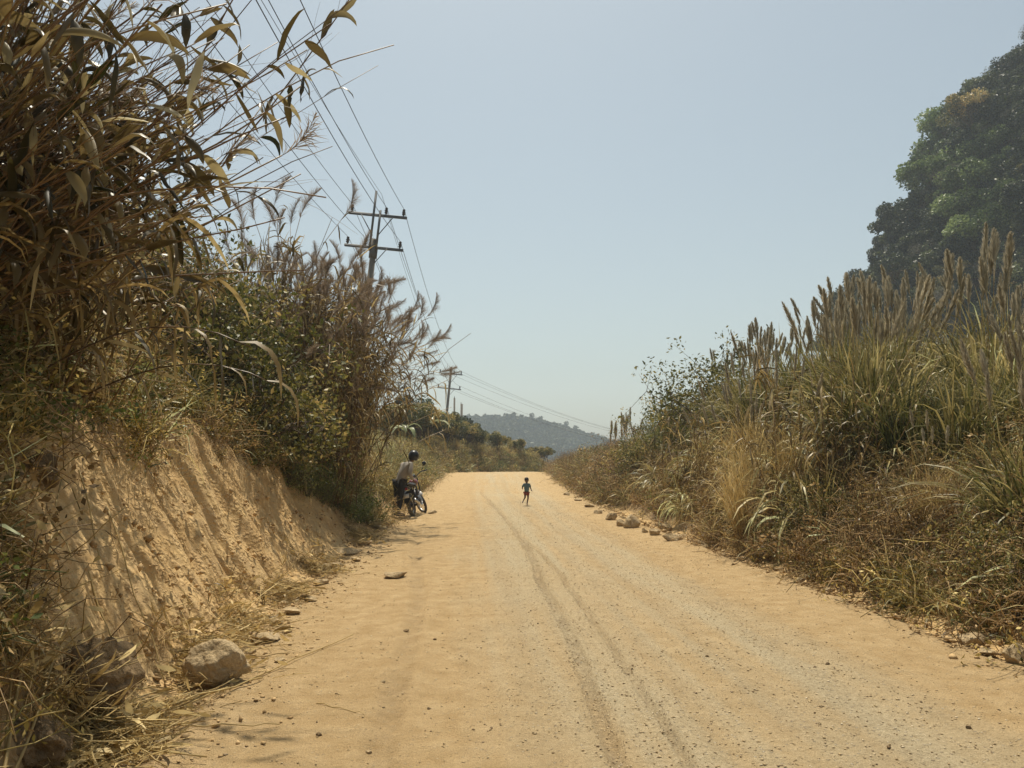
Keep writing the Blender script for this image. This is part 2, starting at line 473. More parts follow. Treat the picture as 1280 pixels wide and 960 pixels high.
TR = [([4.0, 4.73, 5.42, 6.94, 9.04, 12.97, 17, 21.3, 30], [.52, .516, .507, .47, .376, .27, 0, -.33, -1.2], .040, 1.1),
      ([3.5, 4.2, 5.42, 6.94, 9.0, 11.9, 15], [.90, .87, .845, .76, .68, .50, .2], .024, 1.0),
      ([3.5, 4.09, 5.42, 8.06, 11, 14.2, 18], [-.66, -.68, -.76, -.96, -1.35, -1.77, -2.2], .075, .6),
      ([4, 6.6, 9, 13, 20], [2.0, 2.15, 2.2, 2.35, 1.6], .16, .35),
      ([4, 8, 14, 20, 30, 45], [.15, .05, -.4, -.9, -1.6, -2.2], .10, .25),
      ([5, 8, 14, 20, 30, 45], [1.6, 1.5, 1.2, .7, -.2, -.6], .12, .35),
      ([5, 8, 14, 20, 30, 45], [2.6, 2.5, 2.0, 1.5, .8, .5], .10, .3),
      ([5, 10, 20, 30, 45], [1.1, 1.0, .35, -.5, -1.2], .06, .3)]
def road_extra(x, y):
    a = np.interp(y, _ys, (_L + _R) / 2)
    lat = x - a
    g = .95 * np.exp(-((lat + .15) / .95) ** 2) + .85 * np.exp(-((lat - 1.3) / .6) ** 2) - .25
    st_ = fbm(lat * 6.5 + .4 * fbm(y * .15, 0 * y, 2, 90), y * .16, 3, 91)
    g = g * (1 - .4 * sstep(20, 40, y)) + .55 * st_ * np.exp(-(lat / 2.4) ** 2)
    t = 0 * x; dz = 0 * x
    for yy, xx, wd, st in TR:
        c = np.interp(y, yy, xx) + .035 * fbm(y * 1.1, 0 * y, 2, int(wd * 100))
        e = np.exp(-((x - c) / (wd * 1.15)) ** 4) * (.6 + .4 * vn(x * 31, y * 9, 7)) * sstep(yy[0] - 2, yy[0], y) * (1 - sstep(yy[-1] * .8, yy[-1] * 1.15, y))
        e = e * (.55 + .45 * vn(y * 2.3, x * 0, 3))
        t = np.maximum(t, e * st); dz = dz - e * .030 * st + .016 * st * np.exp(-((np.abs(x - c) - wd * 1.8) / (wd * .7)) ** 2)
    dz = dz + .010 * st_ + .022 * fbm(x * .9, y * .7, 3, 31) + .009 * fbm(x * 6, y * 5, 4, 32) + .05 * np.exp(-(lat / 2.4) ** 2)
    # crumbled berms by both edges
    eL = x - np.interp(y, _ys, _L); eR = np.interp(y, _ys, _R) - x
    dz = dz + .05 * np.exp(-(np.minimum(eL, eR) / .35) ** 2) * np.clip(.5 + 1.5 * fbm(x * 2.2, y * 2.2, 4, 33), 0, 2)
    return g, t, dz

def grid_faces(ny, nx):
    i = np.arange(ny - 1)[:, None] * nx + np.arange(nx - 1)[None]
    return np.stack([i, i + 1, i + nx + 1, i + nx], -1).reshape(-1, 4)

def yrows(y0, y1, k, mn):
    out = [y0]
    while out[-1] < y1: out.append(out[-1] + max(mn, k * abs(out[-1])))
    return np.array(out)

# road sheet
ys = yrows(-8, 165, .006, .028)
nx = 300
f = np.linspace(0, 1, nx)
Y = np.repeat(ys[:, None], nx, 1)
X = Lx(ys)[:, None] * (1 - f) + Rx(ys)[:, None] * f
g, t, dz = road_extra(X, Y)
Z = zr(Y) + dz * sstep(0, .04, f) * sstep(0, .04, 1 - f) - 8 * sstep(110, 165, Y)
me = mesh_np('dirt_road', np.stack([X, Y, Z], -1), grid_faces(len(ys), nx), mat=M['road'], attrs={'grav': g, 'track': t}, smooth=True)
tag(obj('dirt_road', me), 'graded dirt and gravel road with dark tyre tracks', kind='structure')
def road_z(x, y):
    g_, t_, d_ = road_extra(np.array([x], float), np.array([y], float))
    return float(zr(y) + d_[0])

# left bank sheet: raked cut face, then a vegetated slope
ys = yrows(-8, 165, .0030, .022)
us = np.concatenate([np.linspace(0, .25, 8)[:-1], np.linspace(.25, 1.35, 50)[:-1], np.linspace(1.35, 7, 40)[:-1], np.linspace(7, 90, 24)])
U, Yg = np.meshgrid(us, ys)
Zl = zl(U, Yg)
Xl = Lx(ys)[:, None] - U
face = sstep(.12, .35, U) * (1 - sstep(1.3, 1.7, U))
# raked grooves run down the face, slanting a little
q = Yg + .22 * U + .05 * fbm(U * 2, Yg * 1.5, 2, 40)
gro = .18 * fbm(q * 3.6, U * .3, 1, 41) + .60 * fbm(q * 9.5, U * .45, 1, 42) + .32 * fbm(q * 21, U * .6, 1, 141)
gro = -np.abs(gro) * 1.9 + .55
crumb = fbm(Yg * 9, U * 9, 4, 43)
lump = fbm(Yg * 1.1, U * 1.6, 4, 44)
patch = sstep(.5, .62, vn(Yg * 2.0, U * 2.6, 45))
d = face * (.060 * gro * (1 - .45 * patch) + .040 * crumb * patch + .006 * crumb + .13 * lump + .03 * fbm(Yg * 3.1, U * 3.5, 3, 144)) + (1 - face) * sstep(0, .1, U) * (.03 * fbm(Yg * 5, U * 5, 4, 46) + .08 * fbm(Yg * .9, U * .9, 3, 47) * sstep(1.2, 2, U))
d = d * (1 - .6 * sstep(14, 30, Yg))
Xl = Xl + d * .8 * face; Zl = Zl + d * np.where(face > .5, .5, 1.0)
shade = sstep(1.3, 1.8, U + .25 * fbm(Yg * 2.0, U * 2, 3, 48)) * .9 + .6 * (1 - sstep(3.0, 4.6, Yg + .8 * fbm(Yg, U * 2, 3, 49))) + .9 * sstep(13.5, 17, Yg) * sstep(.2, .5, U)  # painted shade: under the plants, at the near end and along the thicket
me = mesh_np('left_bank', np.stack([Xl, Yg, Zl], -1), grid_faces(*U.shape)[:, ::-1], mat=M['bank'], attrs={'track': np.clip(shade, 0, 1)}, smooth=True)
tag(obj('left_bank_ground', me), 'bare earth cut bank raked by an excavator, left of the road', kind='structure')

# right bank sheet
ys = yrows(-8, 165, .008, .05)
vs = np.concatenate([np.linspace(0, .4, 10)[:-1], np.linspace(.4, 3, 40)[:-1], np.linspace(3, 10, 24)[:-1], np.linspace(10, 60, 14)])
Vv, Yg = np.meshgrid(vs, ys)
Zv = zR(Vv, Yg) + sstep(0, .1, Vv) * (.05 * fbm(Yg * 4, Vv * 4, 4, 50) + .1 * fbm(Yg, Vv, 3, 51) * sstep(.3, 1, Vv))
Xv = Rx(ys)[:, None] + Vv
sh = sstep(.25, .6, Vv + .25 * fbm(Yg * 2, Vv * 2, 3, 52))  # shade under the right bank plants, painted as darker soil
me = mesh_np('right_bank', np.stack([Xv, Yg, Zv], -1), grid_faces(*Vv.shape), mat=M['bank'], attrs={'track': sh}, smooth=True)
tag(obj('right_bank_ground', me), 'earth bank under the dry grass, right of the road', kind='structure')

# lowland to the horizon
me = mesh_np('ground', [(-9000, -400, -9.5), (9000, -400, -9.5), (9000, 12000, -9.5), (-9000, 12000, -9.5)], [(0, 1, 2, 3)], mat=M['soil'])
tag(obj('ground', me), 'flat valley ground reaching the horizon', kind='structure')

# karst hill on the right
HC = (92., 105.)
def kz(x, y):
    dx, dy = x - HC[0], y - HC[1]
    r = np.hypot(dx, dy); a = np.arctan2(dy, dx)
    r = r + 2.4 * fbm(a * 7, r * .05, 4, 60) + 2.2 * fbm(x * .12, y * .12, 3, 61)
    return np.interp(r, [0, 10, 16, 19.5, 25.5, 28, 33.5, 37, 42, 44.2, 47, 60], [70, 64, 60, 54, 47, 39, 33, 26, 20, 9, -4, -10])
a_ = np.linspace(0, 2 * np.pi, 241); r_ = np.concatenate([np.linspace(.5, 24, 24), np.linspace(25, 48, 60), np.linspace(50, 62, 6)])
Rg, Ag = np.meshgrid(r_, a_)
KX = HC[0] + Rg * np.cos(Ag); KY = HC[1] + Rg * np.sin(Ag); KZ = kz(KX, KY) + .8 * fbm(KX * .5, KY * .5, 4, 62)
m, nt, p = newmat('karst rock and scrub'); gg = N(nt, 'ShaderNodeNewGeometry')
c = ramp(nt, [(.35, (.018, .026, .012)), (.55, (.045, .048, .026)), (.7, (.12, .115, .09))], noise(nt, gg.outputs['Position'], .35, 8, .65))
nt.links.new(c, p.inputs['Base Color']); nt.links.new(bump(nt, noise(nt, gg.outputs['Position'], .9, 8, .7), 1, 1.0), p.inputs['Normal']); p.inputs['Roughness'].default_value = .95
me = mesh_np('karst_hill', np.stack([KX, KY, KZ], -1), grid_faces(*Rg.shape), mat=m, smooth=True)
tag(obj('karst_hill', me), 'steep limestone hill covered in trees, beyond the right bank', kind='structure')

# far wooded ridge
def fz(x, y):
    prof = np.interp(x, [-400, -200, -60, -30, 0, 14, 40, 60, 85, 130, 200, 420], [20, 27, 26, 27, 26.5, 24, 18, 12, 5, -2, -7, -9.5])
    return -9.5 + (prof + 9.5) * np.exp(-((y - 540) / 75) ** 2) + 1.6 * fbm(x * .03, y * .03, 4, 70) * np.exp(-((y - 540) / 75) ** 2)
xs = np.linspace(-420, 420, 160); yy = np.linspace(360, 720, 60)
FX, FY = np.meshgrid(xs, yy)
me = mesh_np('far_ridge', np.stack([FX, FY, fz(FX, FY)], -1), grid_faces(*FX.shape), mat=m, smooth=True)
tag(obj('far_hill', me), 'long wooded ridge fading blue in the haze', kind='structure')
# ------------------------------------------------------------------ plant builders
def grow(base, az, tilt, L, droop, k, wob=0.0, g=rng):
    """n centre paths that start at base (n,3), lean tilt towards az and sag by droop"""
    n = len(base)
    d = np.stack([np.sin(tilt) * np.cos(az), np.sin(tilt) * np.sin(az), np.cos(tilt)], -1)
    P = [base]; st = (L / (k - 1))[:, None]
    for i in range(k - 1):
        P.append(P[-1] + d * st)
        d = d + np.array([0, 0, -1.]) * (np.asarray(droop).reshape(-1, 1) * (1 + i * .35) / (k - 1))
        if wob: d = d + g.normal(0, wob, d.shape)
        d = norm(d)
    return np.stack(P, 1)

def sides(P, roll):
    D = norm(np.gradient(P, axis=1))
    up = np.array([0, 0, 1.]) + np.zeros_like(D)
    S = np.cross(D, up); bad = np.linalg.norm(S, axis=-1) < .05
    S[bad] = (1, 0, 0); S = norm(S)
    Nn = np.cross(S, D); c, s = np.cos(roll)[:, None, None], np.sin(roll)[:, None, None]
    return S * c + Nn * s, Nn * c - S * s

def blades(mb, g, n, rad, L, wid, tilt, droop, k=6, tint=(.2, .8), az=None, base=None, tipl=.25, fold=False):
    if base is None:
        a = g.uniform(0, 2 * np.pi, n); r = rad * np.sqrt(g.uniform(0, 1, n))
        base = np.stack([r * np.cos(a), r * np.sin(a), np.zeros(n) - .03], -1)
        az = a + g.normal(0, .7, n) if az is None else az
    elif az is None: az = g.uniform(0, 2 * np.pi, n)
    P = grow(base, az, g.uniform(*tilt, n), g.uniform(*L, n), g.uniform(*droop, n), k, .06, g)
    t = np.linspace(0, 1, k)
    prof = np.interp(t, [0, .15, .6, .9, 1], [.55, 1, .85, .35, .02])
    W = g.uniform(*wid, n)[:, None] / 2 * prof[None]
    S, Nn = sides(P, g.normal(0, .5, n))
    tt = g.uniform(*tint, n)[:, None] + tipl * (t[None] ** 2)
    ribbons(mb, P, W, S, np.clip(tt, 0, 1), Nn if fold else None)
    return P

def leaf_cloud(mb, g, C, n, rad, size, tint, flat=.5, aspect=.5, tv=.2):
    """n small leaves scattered through balls round centres C (m,3)"""
    m = len(C); idx = g.integers(0, m, n)
    v = norm(g.normal(0, 1, (n, 3))) * (g.uniform(.25, 1, n) ** .5)[:, None] * np.asarray(rad)[idx if np.ndim(rad) else np.zeros(n, int)].reshape(-1, 1) if np.ndim(rad) else norm(g.normal(0, 1, (n, 3))) * (g.uniform(.2, 1, n) ** .5)[:, None] * rad
    c = C[idx] + v * np.array([1, 1, .8])
    a = norm(g.normal(0, 1, (n, 3)) + v * .5); b = norm(np.cross(a, g.normal(0, 1, (n, 3))))
    s = g.uniform(*size, n)[:, None] / 2
    w_ = aspect * g.uniform(.7, 1.2, (n, 1)); nn = np.cross(a, b)
    V = np.stack([c - a * s, c + b * s * w_ + nn * s * .15, c + a * s, c - b * s * w_ + nn * s * .15], 1)
    T = np.clip(np.asarray(tint)[idx] if np.ndim(tint) else tint, 0, 1) + g.normal(0, tv, n)
    F = np.arange(n * 4).reshape(n, 4)
    mb.add(V.reshape(-1, 3), F4=F, tint=np.clip(np.repeat(T, 4), 0, 1))

def plume_mesh(name, g, L, rad, n, mat, loose=0.0, droop=0.0, thin=.085):
    """seed head along +z made of fine spikelets"""
    mb = MB()
    t = g.uniform(0, 1, n) ** .85
    az = g.uniform(0, 2 * np.pi, n)
    axx = droop * L * t ** 2
    base = np.stack([axx, 0 * t, L * t * (1 - .25 * abs(droop) * t)], -1)
    env = np.interp(t, [0, .12, .35, .8, 1], [.35, 1, 1, .55, .12])
    ln = rad * env * g.uniform(1.6, 3.0, n) * (1 + loose)
    P = grow(base, az, g.uniform(.12, .4 + .4 * loose, n), ln, g.uniform(0, .3 + 1.2 * loose, n), 3, .05, g)
    S, _ = sides(P, g.uniform(0, 3, n))
    W = rad * thin * np.array([[.7, 1, .1]]) * np.ones((n, 1))
    ribbons(mb, P, W, S, np.clip(g.normal(.5, .2, n), 0, 1)[:, None] * np.ones((1, 3)))
    k = 7; tt = np.linspace(-.05, 1, k)
    ax = np.stack([droop * L * np.clip(tt, 0, 1) ** 2, 0 * tt, L * tt * (1 - .25 * abs(droop) * np.clip(tt, 0, 1))], -1)
    tubes(mb, ax[None], np.linspace(.003, .001, k)[None], 3, .3)
    return mb.mesh(name, mat)

def align(p, d, twist=0):
    """matrix that puts a thing built along +z at p pointing along d"""
    q = Vector(d).to_track_quat('Z', 'Y')
    return Matrix.Translation(Vector(p)) @ q.to_matrix().to_4x4() @ Matrix.Rotation(twist, 4, 'Z')

PROTO = {}
def reg(kind, parts): PROTO.setdefault(kind, []).append(parts)
def spawn(kind, name, loc, rot, scale, label, cat, group, var=None):
    vs_ = PROTO[kind]; parts = vs_[random.randrange(len(vs_)) if var is None else var % len(vs_)]
    e = empty(name, loc, rot, scale)
    tag(e, label, cat, group)
    for pn, me, mx, *kd in parts:
        o = obj(pn, me, e)
        if mx is not None: o.matrix_local = mx
        if kd: o['kind'] = kd[0]
    return e

# --- plume grass of the right bank
PL = [plume_mesh('seed_plume', np.random.default_rng(i), .38 + .04 * i, .050 + .008 * (i % 2), 330, M['plume']) for i in range(3)]
def mk_plume_grass(seed, nb, L, wid, nst, stem, tint, droop=(.5, 1.7), tilt=(.05, .75), mat='plume_blade', rad=.28):
    g = np.random.default_rng(seed); mb = MB()
    blades(mb, g, nb, rad, L, wid, tilt, droop, 7, tint)
    blades(mb, g, nb // 3, rad * 1.3, (L[0] * .4, L[1] * .6), wid, (.3, 1.1), (1.2, 2.6), 6, (tint[0] + .3, min(1, tint[1] + .35)))
    parts = [('blades', mb.mesh('blades', M[mat]), None, 'stuff')]
    if nst:
        sb = MB(); az = g.uniform(0, 6.28, nst)
        base = np.stack([g.normal(0, rad * .4, nst), g.normal(0, rad * .4, nst), np.zeros(nst)], -1)
        P = grow(base, az, np.abs(g.normal(0, .19, nst)), g.uniform(*stem, nst), g.uniform(0, .12, nst), 6, .012, g)
        for i in range(nst):
            one = MB(); tubes(one, P[i:i + 1], np.linspace(.005, .0025, 6)[None], 3, .5)
            # stems are separate stalks; each carries one plume
            parts.append(('stem', one.mesh('stem', M['straw']), None))
            parts.append(('seed_plume', PL[i % 3], align(P[i, -1], P[i, -1] - P[i, -2], g.uniform(0, 6))))
    reg_parts = parts
    return reg_parts

for s in range(4):
    reg('plume_grass', mk_plume_grass(100 + s, 230, (.9, 1.7), (.014, .034), 12, (1.4, 2.0), (.08, .7)))
for s in range(3):
    reg('green_grass', mk_plume_grass(120 + s, 220, (.9, 1.8), (.014, .034), 0, None, (.02, .5), (.25, 1.6), (.03, .5)))
for s in range(3):
    reg('pale_leaf_grass', mk_plume_grass(130 + s, 130, (.6, 1.25), (.022, .045), 0, None, (.25, .85), (1.4, 3.2), (.1, .9)))
for s in range(2):
    reg('straw_clump', mk_plume_grass(140 + s, 330, (1.2, 2.1), (.007, .016), 5, (2.0, 2.5), (.2, .8), (.5, 2.6), (.0, .16), 'straw', .2))
for s in range(2):
    reg('small_plume_grass', mk_plume_grass(150 + s, 140, (.5, 1.0), (.012, .022), 6, (1.0, 1.4), (.1, .6), rad=.2))

# --- reeds of the left bank: canes with hanging leaves and feathery brown plumes
BP = [plume_mesh('feathery_plume', np.random.default_rng(20 + i), .50, .040, 330, M['brown_plume'], .8, .45, .035) for i in range(3)]
def cane_leaves(mb, g, P, per, L, wid, t0=.25, tint=(.15, .85), k=6, droop=(1.2, 3.4), fold=False):
    n, kk, _ = P.shape; out = []
    for i in range(per):
        t = g.uniform(t0, .97, n) * (kk - 1.001); a = t.astype(int); fr = (t - a)[:, None]
        b = P[np.arange(n), a] * (1 - fr) + P[np.arange(n), a + 1] * fr
        D = norm(P[np.arange(n), a + 1] - P[np.arange(n), a])
        hang = (g.uniform(0, 1, (n, 1)) < .45) * np.array([[0, 0, -1.6]]); sd = norm(D + g.normal(0, .6, (n, 3)) + hang)
        az = np.arctan2(sd[:, 1], sd[:, 0]); tl = np.arccos(np.clip(sd[:, 2], -1, 1))
        blades(mb, g, n, 0, L, wid, (0, 1), droop, k, tint, az, b) if False else None
        Pp = grow(b, az, tl, g.uniform(*L, n), g.uniform(*droop, n) * g.uniform(.2, 1, n), k, .10, g)
        tt = np.linspace(0, 1, k); prof = np.interp(tt, [0, .2, .5, .85, 1], [.25, .9, 1, .45, .02])
        S, Nn = sides(Pp, g.normal(0, .8, n))
        W = g.uniform(*wid, n)[:, None] / 2 * prof
        ti = np.clip(g.uniform(*tint, n)[:, None] + .15 * tt, 0, 1)
        if mb is None: out.append((Pp, W, S, Nn, ti))
        else: ribbons(mb, Pp, W, S, ti, Nn if fold else None)
    return out

def mk_reed(seed, nc, H, lean, plumes=True):
    g = np.random.default_rng(seed)
    az = g.normal(0, .9, nc); base = np.stack([g.normal(0, .3, nc), g.normal(0, .3, nc), np.zeros(nc)], -1)
    P = grow(base, az, np.abs(g.normal(lean, .22, nc)), g.uniform(*H, nc), g.uniform(.15, .75, nc), 8, .03, g)
    mc = MB(); tubes(mc, P, np.linspace(.009, .004, 8)[None] * np.ones((nc, 1)), 3, g.uniform(.1, .9, nc))
    ml = MB(); cane_leaves(ml, g, P, 13, (.25, .55), (.016, .034), .2)
    parts = [('canes', mc.mesh('canes', M['cane']), None, 'stuff'), ('leaves', ml.mesh('leaves', M['reed_leaf']), None, 'stuff')]
    if plumes:
        for i in range(nc):
            if g.uniform() < .5: parts.append(('feathery_plume', BP[i % 3], align(P[i, -1], P[i, -1] - P[i, -2], g.uniform(0, 6))))
    return parts
for s in range(4): reg('reed', mk_reed(200 + s, 20, (1.9, 3.0), .38))
for s in range(4): reg('upright_reed', mk_reed(260 + s, 24, (2.4, 3.6), .13))
for s in range(3): reg('plain_reed', mk_reed(240 + s, 22, (1.7, 2.8), .35, False))
for s in range(2): reg('short_reed', mk_reed(220 + s, 16, (1.0, 1.7), .3, False))

# --- shrubs and weeds
def mk_shrub(seed, H, Rr, nl, size, mat, aspect=.45, branches=14):
    g = np.random.default_rng(seed)
    az = g.uniform(0, 6.28, branches); base = np.zeros((branches, 3)) + g.normal(0, .06, (branches, 3)) * [1, 1, 0]
    P = grow(base, az, g.uniform(.1, .95, branches), g.uniform(.6, 1.15, branches) * H, g.uniform(-.2, .8, branches), 6, .14, g)
    mb = MB(); tubes(mb, P, np.linspace(.012, .003, 6)[None] * np.ones((branches, 1)) * H, 3, .4)
    C = P[:, 2:].reshape(-1, 3); tw = []
    for i in range(3): tw.append(C + g.normal(0, Rr * .22, C.shape))
    C2 = np.concatenate(tw)
    Q = np.stack([np.repeat(C, 3, 0).reshape(-1, 3), np.concatenate(tw).reshape(3, -1, 3).transpose(1, 0, 2).reshape(-1, 3)], 1)
    tubes(mb, Q, np.array([[.004, .0015]]) * np.ones((len(Q), 1)) * H, 3, .5)
    ml = MB(); ti = np.clip(g.normal(.5, .2, len(C2)), 0, 1)
    leaf_cloud(ml, g, C2, nl, Rr * .2, size, ti, aspect=aspect)
    return [('stems', mb.mesh('stems', M['bark']), None, 'stuff'), ('foliage', ml.mesh('foliage', M[mat]), None, 'stuff')]
for s in range(3): reg('brown_bush', mk_shrub(300 + s, 1.3, 1.0, 4200, (.025, .065), 'dry_weed', .4))
for s in range(3): reg('leafy_bush', mk_shrub(310 + s, 1.3, 1.0, 3600, (.035, .085), 'shrub', .5))
for s in range(2): reg('green_bush', mk_shrub(320 + s, .9, .8, 3400, (.025, .055), 'green_weed', .35))

# --- trees
def mk_tree(seed, H, Rr, nb, nl, size, mat, trunk=.35, flatten=.75, bare=False):
    g = np.random.default_rng(seed)
    mt = MB(); top = np.array([g.normal(0, .25), g.normal(0, .25), H * .62])
    k = 6; tt = np.linspace(0, 1, k)[:, None]
    tr_ = top * tt + np.array([[math.sin(x * 3) * .15, math.cos(x * 4) * .1, 0] for x in tt[:, 0]])
    tubes(mt, tr_[None], np.linspace(.22, .08, k)[None] * H / 8, 6, .4)
    C = []; rad = []
    for i in range(nb):
        a = g.uniform(0, 6.28); el = g.uniform(-.25, 1) ; rr = Rr * g.uniform(.45, 1)
        C.append([top[0] + rr * math.cos(a) * math.cos(el), top[1] + rr * math.sin(a) * math.cos(el), H * .62 + rr * math.sin(el) * flatten]); rad.append(Rr * g.uniform(.22, .42))
    C = np.array(C); st = tr_[g.integers(2, k, nb)]
    mid = (st + C) / 2 + g.normal(0, .15, C.shape)
    tubes(mt, np.stack([st, mid, C], 1), np.array([[.07, .045, .02]]) * np.ones((nb, 1)) * H / 8, 4, .5)
    tw = C[g.integers(0, nb, nb * 7)]; te = tw + norm(g.normal(0, 1, tw.shape)) * Rr * .33
    tubes(mt, np.stack([tw, te], 1), np.array([[.02, .006]]) * np.ones((len(tw), 1)) * H / 8, 3, .5)
    ml = MB(); leaf_cloud(ml, g, C, nl, np.array(rad), size, np.clip(g.normal(.45, .3, nb), 0, 1), aspect=.6)
    return [('trunk', mt.mesh('trunk', M['bark']), None), ('crown', ml.mesh('crown', M[mat]), None)]
for s in range(4): reg('dark_tree', mk_tree(400 + s, 7.5, 3.4, 22 + 4 * s, 5600, (.22, .52), 'tree'))
for s in range(2): reg('bright_tree', mk_tree(410 + s, 8.5, 4.2, 34, 6500, (.3, .6), 'bright_tree'))
for s in range(2): reg('grey_tree', mk_tree(420 + s, 6, 2.6, 26, 1700, (.12, .25), 'grey_tree'))
for s in range(2): reg('bare_tree', mk_tree(430 + s, 6, 2.6, 40, 160, (.10, .2), 'grey_tree'))
for s in range(3): reg('roadside_tree', mk_tree(440 + s, 4.2, 1.9, 22, 6500, (.10, .22), 'shrub'))

# ------------------------------------------------------------------ stuff: many tiny plants as one object (geometry nodes)
def scatter(name, srcs, pts, rots, scl, idx, label, cat):
    colx = bpy.data.collections.new(name + '_sources')
    for i, me in enumerate(srcs):
        o = bpy.data.objects.new('%s_source' % name, me); o.name = '%s_source_%02d' % (name, i); colx.objects.link(o)
    me = bpy.data.meshes.new(name); me.vertices.add(len(pts)); me.vertices.foreach_set('co', np.asarray(pts, np.float32).ravel())
    a = me.attributes.new('rot', 'FLOAT_VECTOR', 'POINT'); a.data.foreach_set('vector', np.asarray(rots, np.float32).ravel())
    a = me.attributes.new('scl', 'FLOAT', 'POINT'); a.data.foreach_set('value', np.asarray(scl, np.float32))
    a = me.attributes.new('pick', 'INT', 'POINT'); a.data.foreach_set('value', np.asarray(idx, np.int32))
    o = obj(name, me); tag(o, label, cat, kind='stuff')
    ng = bpy.data.node_groups.new(name, 'GeometryNodeTree')
    ng.interface.new_socket('Geometry', in_out='INPUT', socket_type='NodeSocketGeometry')
    ng.interface.new_socket('Geometry', in_out='OUTPUT', socket_type='NodeSocketGeometry')
    gi = ng.nodes.new('NodeGroupInput'); go = ng.nodes.new('NodeGroupOutput')
    ip = ng.nodes.new('GeometryNodeInstanceOnPoints'); ci = ng.nodes.new('GeometryNodeCollectionInfo')
    ci.inputs['Collection'].default_value = colx; ci.inputs['Separate Children'].default_value = True; ci.inputs['Reset Children'].default_value = True
    def na(n, t):
        x = ng.nodes.new('GeometryNodeInputNamedAttribute'); x.data_type = t; x.inputs['Name'].default_value = n; return x.outputs[0]
    ng.links.new(gi.outputs[0], ip.inputs['Points']); ng.links.new(ci.outputs[0], ip.inputs['Instance'])
    ip.inputs['Pick Instance'].default_value = True
    ng.links.new(na('pick', 'INT'), ip.inputs['Instance Index']); ng.links.new(na('rot', 'FLOAT_VECTOR'), ip.inputs['Rotation']); ng.links.new(na('scl', 'FLOAT'), ip.inputs['Scale'])
    ng.links.new(ip.outputs[0], go.inputs[0])
    md = o.modifiers.new('scatter', 'NODES'); md.node_group = ng
    return o

def weed_mesh(seed, kind, mat):
    g = np.random.default_rng(seed); mb = MB()
    if kind == 'leafy':
        C = g.normal(0, .12, (16, 3)) * [1, 1, .45] + [0, 0, .13]
        leaf_cloud(mb, g, C, 330, .09, (.016, .042), np.clip(g.normal(.5, .25, 16), 0, 1), aspect=.55)
        P = grow(g.normal(0, .04, (14, 3)) * [1, 1, 0], g.uniform(0, 6.28, 14), g.uniform(.1, 1.2, 14), g.uniform(.2, .42, 14), g.uniform(0, 1.5, 14), 5, .2, g)
        tubes(mb, P, np.full((14, 5), .002), 3, .4)
    elif kind == 'tuft':
        blades(mb, g, 60, .08, (.22, .55), (.005, .012), (.1, 1.0), (.5, 2.4), 5, (.1, .9))
    elif kind == 'tangle':
        n = 46
        P = grow(g.normal(0, .14, (n, 3)) * [1, 1, .3] + [0, 0, .03], g.uniform(0, 6.28, n), g.uniform(.1, 1.4, n), g.uniform(.2, .5, n), g.uniform(-.4, 1.8, n), 5, .28, g)
        tubes(mb, P, np.full((n, 5), .0022), 3, g.uniform(.2, .9, n))
        C = P[:, 2:].reshape(-1, 3); leaf_cloud(mb, g, C, 230, .03, (.014, .036), .5, aspect=.35)
    elif kind == 'broad':
        blades(mb, g, 22, .08, (.2, .5), (.018, .034), (.3, 1.3), (1.0, 3.0), 5, (.2, .9))
        C = g.normal(0, .1, (6, 3)) * [1, 1, .4] + [0, 0, .08]; leaf_cloud(mb, g, C, 80, .07, (.02, .05), .4)
    return mb.mesh(kind + '_weed', mat)
W = [weed_mesh(1, 'leafy', M['weed']), weed_mesh(2, 'leafy', M['weed']), weed_mesh(3, 'leafy', M['dry_weed']), weed_mesh(4, 'leafy', M['green_weed']),
     weed_mesh(5, 'tuft', M['plume_blade']), weed_mesh(6, 'tuft', M['straw']), weed_mesh(7, 'tangle', M['dry_weed']), weed_mesh(8, 'tangle', M['dry_weed']),
     weed_mesh(9, 'tangle', M['weed']), weed_mesh(10, 'broad', M['reed_leaf']), weed_mesh(11, 'broad', M['plume_blade'])]
# indices: 0-1 leafy, 2 dry leafy, 3 green leafy, 4 tuft, 5 straw tuft, 6-7 brown tangle, 8 tangle, 9-10 broad

def scatter_bank(name, side, n, urange, yrange, label, cat, probs, keep=None, scl=(.7, 1.6), seed=5, ypow=1.7):
    g = np.random.default_rng(seed)
    y = yrange[0] + (yrange[1] - yrange[0]) * g.uniform(0, 1, n) ** ypow
    u = urange[0] + (urange[1] - urange[0]) * g.uniform(0, 1, n)
    if keep is not None:
        k = keep(u, y, g); y = y[k]; u = u[k]
    if side < 0: x = Lx(y) - u; z = zl(u, y)
    else: x = Rx(y) + u; z = zR(u, y)
    n = len(y); pr = probs(u, y) if callable(probs) else np.tile(probs, (n, 1))
    cum = np.cumsum(pr / pr.sum(1, keepdims=True), 1); idx = (g.uniform(0, 1, n)[:, None] > cum).sum(1)
    lean = .45 if side < 0 else -.45
    rots = np.stack([g.normal(0, .25, n), g.normal(0, .25, n) + lean, g.uniform(0, 6.28, n)], -1)
    s = g.uniform(*scl, n) * (1 + .012 * y)
    return scatter(name, W, np.stack([x, y, z - .02], -1), rots, s, np.minimum(idx, len(W) - 1), label, cat)

